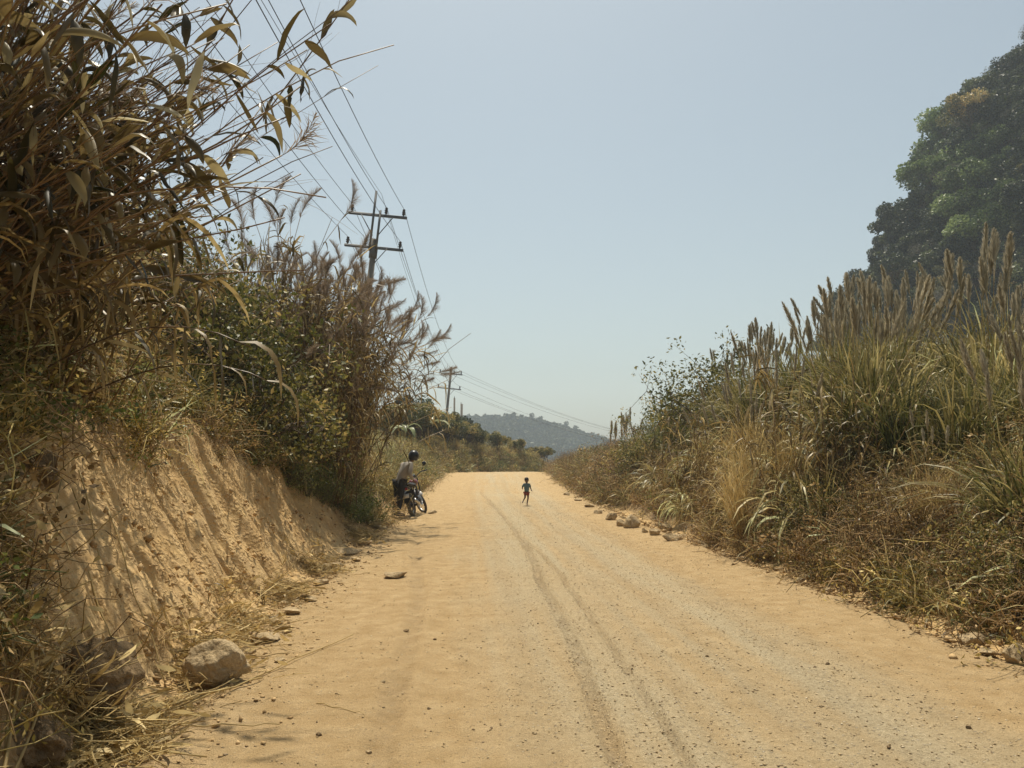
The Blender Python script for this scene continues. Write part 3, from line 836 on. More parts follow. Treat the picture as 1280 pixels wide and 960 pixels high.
def pl(u, y):
    n = len(u); p = np.tile([2, 2, 2, 1.2, 1, .8, 2.5, 2, 1.5, .6, .6], (n, 1)).astype(float)
    top = (u > 1.5) & (y < 13); p[top] = [3.5, 3, .8, 3, 2.2, .6, .5, .4, .8, .6, 1.2]
    gz = (y > 12.5) & (y < 18) & (u < 1.8); p[gz] = [3, 2, .3, 9, 2, 0, .2, .2, .5, .3, .3]
    far = y > 24; p[far] = [3, 2.5, .7, 3, 2, .8, .6, .6, 1, .3, .3]
    return p
def kl(u, y, g):
    edge = 1.22 + .35 * fbm(y * 1.6, 0 * y, 3, 80)
    edge = np.where(y > 13, np.interp(y, [13, 15, 17], [1.0, .45, .12]), edge)
    edge = np.where((y > 18.8) & (y < 22.5), .75, edge)
    edge = np.where(y < 5.0, np.interp(y, [0, 3.2, 5.0], [.1, .45, 1.15]), edge)
    return (u > edge) & (u < 9) & ((u < 4) | (g.uniform(0, 1, len(u)) < .45))
scatter_bank('bank_weeds', -1, 15000, (0, 9), (1.0, 75), 'dense low weeds and dead vines covering the left bank above the bare cut', 'weeds', pl, kl, seed=5)
def pr_(u, y):
    n = len(u); p = np.tile([2.5, 2.5, 3.5, .7, 1.2, 1, 4.5, 4, 1.5, .5, .6], (n, 1)).astype(float)
    p[u > 1.6] = [2, 2, 1, 1.2, 3, 1.5, 1.2, 1.2, 1, 1.2, 1.4]
    return p
def kr(u, y, g):
    edge = .22 + .22 * fbm(y * 1.4, 0 * y, 3, 81) + .35 * ((y > 15) & (y < 22))
    return (u > edge) & ((u < 3.5) | (g.uniform(0, 1, len(u)) < .4))
scatter_bank('verge_weeds', 1, 17000, (0, 9), (1.5, 75), 'dense dry weeds and brown creepers covering the right bank', 'weeds', pr_, kr, seed=6)
# ------------------------------------------------------------------ plants one could count: right bank
def putR(kind, name, y, v, s, label, cat, group, lean=0.0, var=None, rz=None):
    x = float(Rx(y) + v); z = float(zR(np.array(v), np.array(y)))
    return spawn(kind, name, (x, y, z - .04), (random.gauss(0, .06), random.gauss(0, .06) - lean, random.uniform(0, 6.28) if rz is None else rz), s, label, cat, group, var)
def putL(kind, name, y, u, s, label, cat, group, lean=0.0, var=None, rz=None, dz=0):
    x = float(Lx(y) - u); z = float(zl(np.array(u), np.array(y)))
    return spawn(kind, name, (x, y, z - .04 + dz), (random.gauss(0, .06), random.gauss(0, .06) + lean, random.uniform(0, 6.28) if rz is None else rz), s, label, cat, group, var)

def zoneR(y):
    return ('by picture edge' if y < 6.5 else 'opposite bare cut' if y < 11 else 'behind hanging straw' if y < 17 else 'above verge boulders' if y < 25 else 'near far verge')
# tall plume grass crest: front, middle and back rows
y = 3.4
while y < 22:
    for v0, kind, pr in ((.95, 'low_mix', .85 if 7.2 < y < 18 else 0), (1.5, 'pale_leaf_grass', .75), (2.3, 'green_grass', .7), (3.0, 'plume_grass', .95), (4.1, 'plume_grass', .8), (5.3, 'green_grass', .45)):
        if random.random() > pr: continue
        v = v0 + random.gauss(0, .28); yy_ = y + random.gauss(0, .2)
        k2 = kind if kind != 'low_mix' else random.choice(['plain_reed', 'pale_leaf_grass', 'straw_clump', 'plain_reed', 'green_grass'])
        if k2 == 'pale_leaf_grass' and y < 6.2: continue
        if v0 in (1.5, 2.3) and random.random() < .45: k2 = random.choice(['brown_bush', 'plume_grass', 'straw_clump', 'plain_reed', 'plain_reed', 'leafy_bush'])
        s = random.uniform(.95, 1.25) * (.70 if y < 7.3 else .74 if y < 9.5 else .82 if y < 11.5 else 1.1 if y < 18 else .95) * (.62 if 'bush' in k2 and y < 9 else .72 if kind == 'low_mix' or (k2 == 'pale_leaf_grass' and y < 9) else 1)
        nm = {'pale_leaf_grass': 'broad_leaved_grass_clump', 'green_grass': 'green_grass_clump', 'plume_grass': 'plume_grass_clump', 'straw_clump': 'straw_grass_clump', 'brown_bush': 'brown_bush', 'leafy_bush': 'leafy_bush', 'plain_reed': 'leafy_reed_clump'}[k2]
        row = 'low on right bank' if v < 2 else 'halfway up right bank' if v < 3.3 else 'on right bank crest'
        look = {'pale_leaf_grass': 'drooping pale grass', 'green_grass': 'tall green grass', 'plume_grass': 'tan plumed grass', 'straw_clump': 'straw coloured grass', 'brown_bush': 'dead brown bush', 'leafy_bush': 'leafy green bush', 'plain_reed': 'dry leafy reeds'}[k2]
        putR(k2, nm, yy_, v, s, f'{look} {row}, {zoneR(yy_)}', 'bush' if 'bush' in k2 else 'grass clump', nm.replace('_', ' ') + 's on the right bank', lean=.05)
    y += .62 + y * .022
# low brown bushes at the foot of the right bank
y = 3.0
while y < 42:
    if random.random() < .8:
        k2 = random.choice(['brown_bush', 'brown_bush', 'leafy_bush'])
        v = .75 + random.gauss(0, .12) + (.3 if 15 < y < 22 else 0)
        putR(k2, k2, y, v, random.uniform(.42, .68), ('low brown bush' if k2 == 'brown_bush' else 'low olive bush') + f' at right bank foot {zoneR(y)}', 'bush', k2.replace('_', ' ') + 'es at the foot of the right bank')
    y += .7 + y * .03
# the big hanging straw clump
for i, (yy_, v, s) in enumerate(((12.5, .32, (.62, .62, 1.0)), (12.8, .55, (.66, .66, 1.12)), (12.3, .75, (.7, .7, 1.05)))):
    putR('straw_clump', 'straw_grass_clump', yy_, v, s, ('tall straw coloured grass clump hanging to the verge', 'second tall straw coloured clump just behind the hanging one', 'straw coloured clump leaning above the hanging one')[i], 'grass clump', None, lean=.12)
# far part of the right bank: lower bushes and plume tufts
y = 21.5
while y < 62:
    for v0 in (1.1, 2.1, 3.3):
        k2 = random.choice(['leafy_bush', 'leafy_bush', 'brown_bush', 'small_plume_grass', 'green_bush'])
        nm = {'small_plume_grass': 'short_plume_grass'}.get(k2, k2)
        s = random.uniform(.75, 1.1) * (1.15 if y < 28 else .8 if y < 40 else .62)
        putR(k2, nm, y + random.gauss(0, .4), v0 + random.gauss(0, .3), s, {'leafy_bush': 'rounded olive leafy bush', 'brown_bush': 'dry brown twiggy bush', 'small_plume_grass': 'short plumed tuft', 'green_bush': 'fresh green bush'}[k2] + (' right of the bend' if y > 35 else ' right beyond boulders'), 'grass tuft' if 'plume' in k2 else 'bush', nm.replace('_', ' ') + ' on the far right bank')
    y += 1.0 + y * .03
for i, (yy_, v) in enumerate(((29.5, 1.5), (29.9, 2.0), (30.4, 1.3))):
    putR('small_plume_grass', 'short_plume_grass', yy_, v, 1.25, 'rounded dark grass mound topped with upright plumes near the road bend', 'grass tuft', 'plumed mound near the bend', var=i)
putR('leafy_bush', 'spreading_bush', 23.5, 2.2, 1.7, 'spreading bush with thin leafy branches against the sky on the right', 'bush', None, var=1)
putR('leafy_bush', 'spreading_bush', 20.8, 2.6, 1.75, 'taller airy bush beside the leftmost tan plumes', 'bush', None, var=2)
putR('green_bush', 'green_bush', 24.2, .95, 1.0, 'dark green rounded bush low on the verge behind the boulders', 'bush', None)

# fern-like rosettes low on the right bank
def mk_rosette(seed, n, L, wid, mat):
    g = np.random.default_rng(seed); parts = []
    for i in range(n):
        mb = MB(); blades(mb, g, 1, 0, L, wid, (.35, 1.2), (.5, 1.6), 6, (.3, .9), np.array([i * 6.28 / n + g.normal(0, .2)]), np.zeros((1, 3)), fold=True)
        parts.append(('leaf', mb.mesh('leaf', M[mat]), None))
    return parts
reg('rosette', mk_rosette(1, 13, (.35, .6), (.025, .045), 'green_weed'))
reg('pale_rosette', mk_rosette(2, 11, (.22, .34), (.03, .05), 'straw'))
putR('rosette', 'spiky_leaf_plant', 7.6, 1.5, 1.1, 'spiky green rosette plant sticking out halfway up the right bank', 'plant', None)
putR('rosette', 'spiky_leaf_plant', 6.7, 1.75, 1.25, 'larger spiky rosette of long leaves near the right picture edge', 'plant', None)
putR('rosette', 'spiky_leaf_plant', 9.3, 1.1, .9, 'small bright green tuft of stiff leaves low on the right bank', 'plant', None)
putR('pale_rosette', 'withered_plant', 7.6, .62, .95, 'withered pale fan leaved plant low by the road edge', 'plant', None)
putR('pale_rosette', 'withered_plant', 7.95, .66, .8, 'smaller withered pale plant just left of the fan leaved one', 'plant', None)

# ------------------------------------------------------------------ plants one could count: left bank
def zoneL(y):
    return 'behind bare cut' if y < 14.5 else 'below power pole' if y < 17 else 'near motorcycle'
# the leaning reed thicket from the cut to behind the motorcycle
y = 12.2
while y < 19.6:
    for u0 in (.8, 1.6, 2.6, 3.8):
        if u0 < 1 and (y < 14.2 or y > 16.9): continue
        if u0 > 2 and y < 15: continue
        yy_ = y + random.gauss(0, .25); u = u0 + random.gauss(0, .2) + (.25 if y > 19.5 else 0)
        row = 'overhanging the road' if u0 < 1 else 'in mid thicket' if u0 < 3 else 'at thicket back'
        if 11 < y < 13.9 and random.random() < .4:
            putL('leafy_bush', 'leafy_bush', yy_, u, random.uniform(1.2, 1.5), 'leafy bush grown into the leaning thicket', 'bush', 'leafy bushes in the thicket'); continue
        putL('upright_reed' if y > 14.5 and u0 < 2 else 'reed', 'reed_clump', yy_, u, random.uniform(.95, 1.15) * (.9 if u0 > 2 else 1.2 if 15.3 < y and u0 > 1 else 1.0 if y > 15.3 else .95), f'dry brown reed clump {row}, {zoneL(yy_)}', 'reed clump', 'reed clumps of the leaning thicket', lean=random.uniform(-.12, .18) + (.02 if 15 < y < 17.5 else -.14 if y > 17.5 else 0), rz=random.gauss(0, .6))
    y += .8
# brown bushes and greener ones on the upper slope behind the cut
for i, (yy_, u, s, k2) in enumerate(((9.3, 3.2, 1.25, 'brown_bush'), (10.2, 3.0, 1.3, 'brown_bush'), (11.0, 2.6, 1.25, 'brown_bush'), (9.8, 4.4, 1.5, 'brown_bush'), (11.2, 4.0, 1.6, 'leafy_bush'),
                                     (12.4, 3.6, 1.5, 'brown_bush'), (12.0, 5.0, 1.6, 'leafy_bush'), (8.4, 4.2, 1.4, 'brown_bush'), (10.6, 5.6, 1.6, 'leafy_bush'), (13.0, 2.4, 1.1, 'leafy_bush'), (13.8, 5.0, 1.8, 'leafy_bush'), (11.7, 1.9, .9, 'leafy_bush'), (7.4, 4.6, 1.4, 'brown_bush'))):
    putL(k2, k2, yy_, u, s, ('matted brown bush' if k2 == 'brown_bush' else 'leafy bush') + ' on slope ' + ('left of power pole' if yy_ > 10.5 else 'right of nearest reeds'), 'bush', k2.replace('_', ' ') + 'es on the left slope')
for i, (yy_, u) in enumerate(((11.6, 4.6), (12.4, 4.3), (13.0, 4.0), (13.4, 3.6), (12.0, 5.2))):
    putL('plume_grass', 'plume_grass_clump', yy_, u, 1.0, 'plume grass on skyline ' + ('left of power pole' if i > 1 else 'by leafy bushes'), 'grass clump', 'plume grass on the left skyline')
for i, (yy_, u) in enumerate(((9.0, 1.75), (9.9, 1.8), (10.7, 1.6), (11.4, 1.45), (12.2, 1.35), (9.4, 2.5), (10.5, 2.4))):
    putL('green_grass' if i % 2 else 'pale_leaf_grass', 'bank_top_grass_clump', yy_, u, .55, 'arching grass atop bare cut, ' + ('far end' if yy_ > 10.6 else 'middle'), 'grass clump', 'grass clumps on top of the cut')
for i, (yy_, u) in enumerate(((12.9, 1.05), (13.6, .85), (14.2, .7), (15.0, .55), (13.2, 1.5))):
    putL('green_bush', 'green_bush', yy_, u, .6, 'fine leaved green bush at the far end of the bare cut', 'bush', 'green bushes at the end of the cut', lean=.3)
for i in range(26):
    yy_ = random.uniform(9.5, 16) if i < 16 else random.uniform(10.5, 14.5); u = random.uniform(2.8, 5.6) if i < 16 else random.uniform(1.7, 3.2)
    k2 = ('brown_bush', 'leafy_bush', 'leafy_bush')[i % 3]
    putL(k2, k2, yy_, u, random.uniform(1.2, 1.6), ('high brown bush' if k2 == 'brown_bush' else 'high leafy bush') + ' on left skyline', 'bush', k2.replace('_', ' ') + 'es on the left skyline')
for i in range(12):
    yy_ = 15.4 + i * .34; u = (1.3, 2.0, 2.7)[i % 3]
    putL('upright_reed', 'reed_clump', yy_, u, random.uniform(1.0, 1.15), 'tall reed clump hiding the lower power pole', 'reed clump', 'reed clumps of the leaning thicket', lean=-.02, rz=random.gauss(0, .6))
for i in range(6):
    putL('upright_reed', 'reed_clump', 16.8 + i * .45, 1.25 + .3 * (i % 2), random.uniform(1.15, 1.3), 'reed clump bending over the parked motorcycle', 'reed clump', 'reed clumps of the leaning thicket', lean=.10, rz=random.gauss(0, .4))
# beyond the thicket: mound with low growth, then trees behind the second pole
for i in range(16):
    yy_ = random.uniform(25, 44); u = random.uniform(.9, 4)
    putL('leafy_bush' if i % 2 else 'green_bush', 'verge_bush', yy_, u, random.uniform(.45, .75), 'low bush on the mound behind the motorcycle', 'bush', 'bushes on the grassy mound')
for i in range(40):
    yy_ = random.uniform(44, 84); u = random.uniform(2.2, 10)
    k2 = 'roadside_tree'; s = random.uniform(.55, .8) * (1.0 if yy_ < 60 else .72)
    px = 640 + 962 * float(Lx(yy_) - u) / yy_
    s *= .8 if px > 600 else .9
    putL(k2, 'roadside_tree', yy_, u, s, 'bushy tree ' + ('beyond the road crest' if px > 600 else 'behind second pole'), 'tree', 'trees lining the bend')
for i in range(10):
    yy_ = random.uniform(75, 100); u = random.uniform(17, 32)
    putL('dark_tree', 'dark_tree', yy_, u, random.uniform(.6, .9), 'dark tree left of the far poles', 'tree', 'dark trees left of the far poles')
for i in range(12):
    yy_ = random.uniform(47, 78); u = random.uniform(.8, 2.4)
    putL('straw_clump' if i % 3 else 'brown_bush', 'straw_grass_clump' if i % 3 else 'brown_bush', yy_, u, random.uniform(.4, .6), 'dry tuft on bank beyond road crest', 'grass clump' if i % 3 else 'bush', 'tufts on the bank beyond the crest', lean=.2)

# the row of bushy trees on the outer bank of the bend
for i in range(22):
    yy_ = 50 + i * 1.45; u = 1.6 + (i * 7 % 3) * .9; xx = float(Lx(yy_) - u); px = 640 + 962 * xx / yy_
    top = float(np.interp(px, [520, 545, 575, 600, 640, 690, 720], [500, 510, 521, 532, 546, 570, 580])) + random.gauss(0, 3)
    zz = 1.55 + (575 - top) / 962 * yy_; s_ = (zz - float(zl(np.array(u), np.array(yy_)))) / 4.3
    if s_ < .22: continue
    putL('roadside_tree', 'roadside_tree', yy_, u, s_, 'bushy tree of the row outside the bend', 'tree', 'row of bushy trees outside the bend')

# banana plants
def mk_banana(seed, n=8):
    g = np.random.default_rng(seed); mt = MB(); tube(mt, [(0, 0, 0), (.03, 0, .8), (0, .02, 1.7)], [.12, .10, .06], 7)
    parts = [('trunk', mt.mesh('trunk', M['straw']), None)]
    for i in range(n):
        mb = MB(); a = i * 2.4
        P = grow(np.array([[0, 0, 1.6]]), np.array([a]), np.array([g.uniform(.3, .9)]), np.array([g.uniform(1.5, 2.1)]), np.array([g.uniform(.9, 1.8)]), 9, 0, g)
        S, Nn = sides(P, np.array([0.])); W_ = np.array([[.02, .12, .2, .23, .23, .22, .18, .12, .01]])
        ribbons(mb, P, W_, S, np.full((1, 9), g.uniform(.5, 1)), -Nn * .6); parts.append(('leaf', mb.mesh('leaf', M['banana']), None))
    return parts
M['banana'] = foliage('banana leaf', [(0, (.10, .14, .05)), (.5, (.24, .28, .12)), (1, (.42, .42, .24))], .35, .4)
reg('banana', mk_banana(3)); reg('banana', mk_banana(4, 6))
putL('banana', 'banana_plant', 52, 1.3, 1.15, 'banana plant with pale arching leaves right of the second power pole', 'banana plant', None, var=0)
putL('banana', 'banana_plant', 47, 2.2, .8, 'smaller banana plant with drooping leaves at the base of the second pole', 'banana plant', None, var=1)

# ------------------------------------------------------------------ foreground reeds, upper left: every leaf a part
def hero_reed(seed, loc, nc, H, azm, azs, tilt, label, per=6, stubs=0):
    g = np.random.default_rng(seed)
    e = empty('broad_leaved_reed', loc); tag(e, label, 'reed clump', 'broad leaved reeds in the foreground')
    az = g.normal(azm, azs, nc); base = np.stack([g.normal(0, .32, nc), g.normal(0, .4, nc), g.uniform(-.1, .1, nc)], -1)
    P = grow(base, az, g.uniform(*tilt, nc), g.uniform(*H, nc), g.uniform(-.15, .25, nc), 9, .05, g)
    for i in range(nc):
        mb = MB(); r = g.uniform(.0045, .0105)
        tubes(mb, P[i:i + 1], np.linspace(r, r * .5, 9)[None], 5, g.uniform(.1, .9))
        obj('cane', mb.mesh('cane', M['cane']), e)
    out = cane_leaves(None, g, P, per, (.18, .42), (.032, .078), .3, (.0, .85), 8, (.0, 2.4))
    lb_ = MB()
    cnt = 0; random.Random(seed).shuffle(out)
    for Pp, W_, S, Nn, ti in out:
        for i in range(nc):
            if cnt >= 295:
                if g.uniform() < .6: ribbons(lb_, Pp[i:i + 1], W_[i:i + 1], S[i:i + 1], ti[i:i + 1], Nn[i:i + 1])
                continue
            if g.uniform() < .12: continue
            mb = MB(); ribbons(mb, Pp[i:i + 1], W_[i:i + 1], S[i:i + 1], ti[i:i + 1], Nn[i:i + 1])
            obj('leaf', mb.mesh('leaf', M['big_leaf'], True), e); cnt += 1
    if lb_.n: o = obj('leaves', lb_.mesh('leaves', M['big_leaf'], True), e); o['kind'] = 'stuff'
    # thin side twigs joined
    mb = MB(); n = nc * 4
    ci = g.integers(0, nc, n); ki = g.integers(2, 8, n); b = P[ci, ki]; D = norm(P[ci, ki] - P[ci, ki - 1]) + g.normal(0, .45, (n, 3)); D = norm(D)
    Q = grow(b, np.arctan2(D[:, 1], D[:, 0]), np.arccos(np.clip(D[:, 2], -1, 1)), g.uniform(.2, .7, n), g.uniform(-.2, .8, n), 5, .06, g)
    tubes(mb, Q, np.linspace(.0022, .0009, 5)[None] * np.ones((n, 1)), 3, g.uniform(0, .8, n))
    o = obj('twigs', mb.mesh('twigs', M['cane']), e); o['kind'] = 'stuff'
    for i in range(nc):
        if g.uniform() < .04:
            o = obj('feathery_plume', WP[i % 2], e); o.matrix_local = align(P[i, -1], P[i, -1] - P[i, -2], g.uniform(0, 6))
    return e
WP = [plume_mesh('wispy_plume', np.random.default_rng(50 + i), .34, .035, 60, M['brown_plume'], 1.2, .4) for i in range(2)]
hl = lambda u, y: (float(Lx(y) - u), y, float(zl(np.array(u), np.array(y))) - .05)
hero_reed(1, hl(2.1, 5.0), 105, (1.9, 3.0), -.1, .55, (.45, 1.25), 'nearest broad leaved reed clump leaning out over the cut from the left')
hero_reed(2, hl(2.4, 6.1), 95, (1.9, 3.0), .0, .6, (.3, 1.05), 'second broad leaved reed clump just behind the nearest one')
hero_reed(3, hl(2.3, 4.3), 95, (2.1, 3.3), .2, .6, (.3, 1.1), 'broad leaved reed clump cut off by the left picture edge')
hero_reed(4, hl(3.1, 6.9), 85, (2.0, 2.9), .1, .7, (.1, .65), 'broad leaved reed clump highest up behind the nearest ones')
hero_reed(5, hl(2.7, 5.3), 95, (2.4, 3.7), .1, .8, (.1, .72), 'most upright broad leaved reed clump at the upper left corner')
hero_reed(6, hl(2.3, 6.1), 11, (3.6, 4.7), -.05, .16, (.6, .82), 'longest broad leaved reed canes reaching up past the picture top', per=13)
# dense fine growth behind and below them
for i, (yy_, u, k2) in enumerate(((4.6, 1.5, 'short_reed'), (5.4, 1.45, 'short_reed'), (6.2, 1.55, 'short_reed'), (7.0, 2.1, 'short_reed'), (5.0, 2.6, 'plain_reed'), (6.0, 3.2, 'plain_reed'), (7.0, 3.6, 'plain_reed'), (4.0, 2.2, 'short_reed'), (5.6, 4.0, 'plain_reed'), (4.6, 3.6, 'plain_reed'), (6.6, 4.6, 'plain_reed'), (4.2, 3.0, 'plain_reed'))):
    putL(k2, 'fine_reed_clump', yy_, u, random.uniform(.8, 1.05), ('short fine reeds under broad leaved reeds' if k2 == 'short_reed' else 'tall fine reeds behind broad leaved reeds'), 'reed clump', 'short fine reeds' if k2 == 'short_reed' else 'tall fine reeds', lean=.1, rz=random.gauss(0, .8))

# ------------------------------------------------------------------ trees on the karst hill
g = np.random.default_rng(77); cnt = 0; pts_ = []
for tryi in range(6000):
    r = g.uniform(14, 46); a = g.uniform(math.radians(150), math.radians(300))
    x = HC[0] + r * math.cos(a); yv = HC[1] + r * math.sin(a); z = float(kz(np.array(x), np.array(yv)))
    if z < 0: continue
    px = 640 + 962 * x / yv
    if px < 1000 or px > 1420: continue
    if any((x - q[0]) ** 2 + (yv - q[1]) ** 2 + (z - q[2]) ** 2 < q[3] ** 2 for q in pts_): continue
    rr = g.choice([1.7, 2.3, 3.0, 3.8, 4.6], p=[.30, .32, .24, .14, .0]); pts_.append((x, yv, z, rr))
    if len(pts_) >= 290: break
for i, (x, yv, z, rr) in enumerate(pts_):
    px = 640 + 962 * x / yv; py = 575 - 962 * (z - 1.55) / yv
    k = 'bright_tree' if (abs(px - 1245) < 55 and 180 < py < 340 and i % 3) else random.choices(['dark_tree', 'grey_tree', 'bare_tree', 'roadside_tree'], [.56, .20, .12, .12])[0]
    s = rr / 3.4 * (1.0 if k != 'roadside_tree' else 1.7)
    dx, dy = (x - HC[0]), (yv - HC[1]); n_ = math.hypot(dx, dy)
    where = 'on the skyline ridge' if px < 1080 + (430 - py) * .62 else 'low on limestone hill' if py > 330 else 'mid limestone hill' if py > 200 else 'high on limestone hill'
    nm = {'bright_tree': 'pale green tree', 'dark_tree': 'dark leafy tree', 'grey_tree': 'thin grey tree', 'bare_tree': 'nearly bare tree', 'roadside_tree': 'olive bushy tree'}[k]
    tiltm = .12
    spawn(k, nm.replace(' ', '_'), (x, yv, z - .8), (-dy / n_ * tiltm, dx / n_ * tiltm, g.uniform(0, 6.28)), s * .95, f'{nm} {where}', 'tree', nm + 's of the limestone hill')

# wood on the far ridge
g = np.random.default_rng(78); n = 5200
x = g.uniform(-200, 190, n); yv = g.uniform(455, 560, n); z = fz(x, yv)
k = z > -8; x, yv, z = x[k], yv[k], z[k]; n = len(x)
src = []
for s in range(3):
    gg_ = np.random.default_rng(500 + s); mb = MB(); C = gg_.normal(0, 1.1, (9, 3)) * [1, 1, .7] + [0, 0, 2.6]
    leaf_cloud(mb, gg_, C, 260, 1.0, (.7, 1.5), np.clip(gg_.normal(.5, .25, 9), 0, 1), aspect=.7); src.append(mb.mesh('canopy', M['far_tree']))
scatter('far_wood', src, np.stack([x, yv, z], -1), np.stack([0 * x, 0 * x, g.uniform(0, 6.28, n)], -1), g.uniform(.7, 1.35, n) + (g.uniform(0, 1, n) < .03) * .8, g.integers(0, 3, n), 'continuous tree canopy covering the far hazy ridge', 'woods')
# scrub filling gaps on the karst hill
n = 3400; r = g.uniform(12, 47, n); a = g.uniform(math.radians(150), math.radians(300), n)
x = HC[0] + r * np.cos(a); yv = HC[1] + r * np.sin(a); z = kz(x, yv); k = z > -3; x, yv, z = x[k], yv[k], z[k]; n = len(x)
src = []
for s in range(3):
    gg_ = np.random.default_rng(600 + s); mb = MB(); C = gg_.normal(0, .6, (9, 3)) * [1, 1, .8] + [0, 0, .5]
    leaf_cloud(mb, gg_, C, 330, .5, (.18, .42), np.clip(gg_.normal(.45, .25, 9), 0, 1), aspect=.6); src.append(mb.mesh('scrub', M['tree']))
scatter('hill_scrub', src, np.stack([x, yv, z], -1), np.stack([g.normal(0, .3, n), g.normal(0, .3, n), g.uniform(0, 6.28, n)], -1), g.uniform(.8, 1.9, n), g.integers(0, 3, n), 'dense creepers and scrub clothing the limestone hill', 'scrub')
# ------------------------------------------------------------------ where a spot of ground seen by the camera lies
def spot(px, py, base=None):
    p = R_(5.6); a = (px - 640) / 962; b = (480 - py) / 962
    dx, dy, dz_ = a, math.cos(p) - b * math.sin(p), math.sin(p) + b * math.cos(p)
    t = 1.5 / -dz_ if dz_ < 0 else 60
    for i in range(12):
        x, y = dx * t, dy * t
        gz = height(x, y); t = (gz - 1.55) / dz_ * .5 + t * .5
    return dx * t, dy * t, height(dx * t, dy * t)
def height(x, y):
    L_, Rr = float(Lx(y)), float(Rx(y))
    if x < L_: return float(zl(np.array(L_ - x), np.array(float(y))))
    if x > Rr: return float(zR(np.array(x - Rr), np.array(float(y))))
    return road_z(x, y)

# ------------------------------------------------------------------ stones
import bmesh
def rock_mesh(seed, dims, cuts=13, rough=.10, mat='rock', sub=4, cr=(.42, .8)):
    g = np.random.default_rng(seed)
    bm = bmesh.new(); bmesh.ops.create_icosphere(bm, subdivisions=sub, radius=1)
    me = bpy.data.meshes.new('stone'); bm.to_mesh(me); bm.free()
    V = np.zeros(len(me.vertices) * 3, np.float32); me.vertices.foreach_get('co', V); V = V.reshape(-1, 3).astype(float)
    for i in range(cuts):
        n = norm(g.normal(0, 1, 3)); d_ = g.uniform(*cr); ex = V @ n - d_
        V = V - np.outer(np.clip(ex, 0, None) * .92, n)
    nn = norm(V); o = g.uniform(0, 99)
    V = V * (1 + rough * (fbm(nn[:, 0] * 2 + nn[:, 2] * 1.3 + o, nn[:, 1] * 2 - nn[:, 2] + o, 4, seed))[:, None] * 1.6 + rough * .35 * fbm(nn[:, 0] * 9 + nn[:, 2] * 7 + o, nn[:, 1] * 9 + o, 3, seed + 5)[:, None])
    V = V / np.abs(V).max(0) * np.array(dims) / 2
    me.vertices.foreach_set('co', V.astype(np.float32).ravel())
    me.polygons.foreach_set('use_smooth', np.full(len(me.polygons), sub >= 4)); me.materials.append(M[mat]); me.update()
    return me
def stone(px, py, wpx, hpx, label, name='stone', seed=0, mat='rock', rz=0, depthf=.8, sink=.25, rough=.10, group=None, cat='stone', sub=3, cuts=13, cr=(.42, .8)):
    x, y, z = spot(px, py); k = y / 962; w_, h_ = wpx * k, hpx * k * 1.25
    o = obj(name, rock_mesh(seed + int(px), (w_, w_ * depthf, h_), mat=mat, rough=rough, sub=sub, cuts=cuts, cr=cr), None, (x, y + w_ * depthf * .3, z + h_ * (.5 - sink)), (0, 0, rz))
    return tag(o, label, cat, group)
stone(262, 853, 84, 48, 'large smooth tan boulder at the foot of the cut bank', 'boulder', 9, depthf=.75, sink=.22, rough=.15, cat='boulder', sub=5, cuts=7, cr=(.74, .95))
stone(92, 908, 130, 84, 'big crumbly earth clod among the canes at lower left', 'earth_clod', 5, 'clod', depthf=.9, rough=.42, cat='earth clod', sub=5, cuts=5, cr=(.6, .9))
stone(25, 955, 90, 50, 'lower earth clod in the bottom left corner', 'earth_clod', 6, 'clod', depthf=.9, rough=.42, cat='earth clod', sub=5, cuts=5, cr=(.6, .9))
stone(22, 792, 60, 46, 'earth clod stuck in the slope at the left edge', 'earth_clod', 7, 'clod', depthf=.9, rough=.42, cat='earth clod', sub=5, cuts=5, cr=(.6, .9))
stone(220, 566, 24, 14, 'pale stone poking out at the top of the cut', 'stone', 8, sink=.4)
SG = 'stones along the right verge'; RB = {}
for i, (px, py, w_, h_, lb) in enumerate((
        (791, 660, 21, 17, 'largest angular stone of the right verge'), (777, 658, 12, 9, 'small stone touching the largest verge stone'), (765, 650, 14, 10, 'rounded stone left of the largest verge stone'),
        (819, 669, 15, 10, 'stone just right of the largest verge stone'), (836, 664, 17, 11, 'stone half buried behind the flat verge stone'), (842, 676, 24, 9, 'wide flat stone of the right verge'),
        (872, 670, 15, 16, 'upright tan stone under the grass right of the flat verge stone'), (806, 666, 9, 6, 'little stone between two verge stones'), (748, 642, 10, 5, 'farther flat stone on the verge'), (737, 634, 12, 5, 'flat ledge stone farther along the verge'),
        (722, 626, 10, 4, 'low stone of the verge before the bend'), (708, 619, 9, 4, 'farthest low stone of the verge'), (856, 672, 9, 7, 'small stone beside the upright verge stone'), (828, 660, 10, 7, 'small stone above the flat verge stone'),
        (1035, 741, 13, 8, 'left one of two pale stones at the road edge below the withered plant'), (1056, 741, 12, 8, 'right one of two pale stones at the road edge below the withered plant'),
        (1222, 806, 34, 15, 'long low stone at the right road edge'), (1238, 818, 26, 6, 'thin slab in front of the long low stone'), (1276, 828, 34, 22, 'rounded stone cut off by the right picture edge'), (1186, 800, 13, 6, 'small stone left of the long low stone'))):
    stone(px, py, w_ * 1.1, h_ * 1.1, lb, seed=20 + i, depthf=.9, sink=.3, group=SG, cuts=15, cr=(.45, .75), rough=.12)
SL = 'flat stones along the foot of the cut'
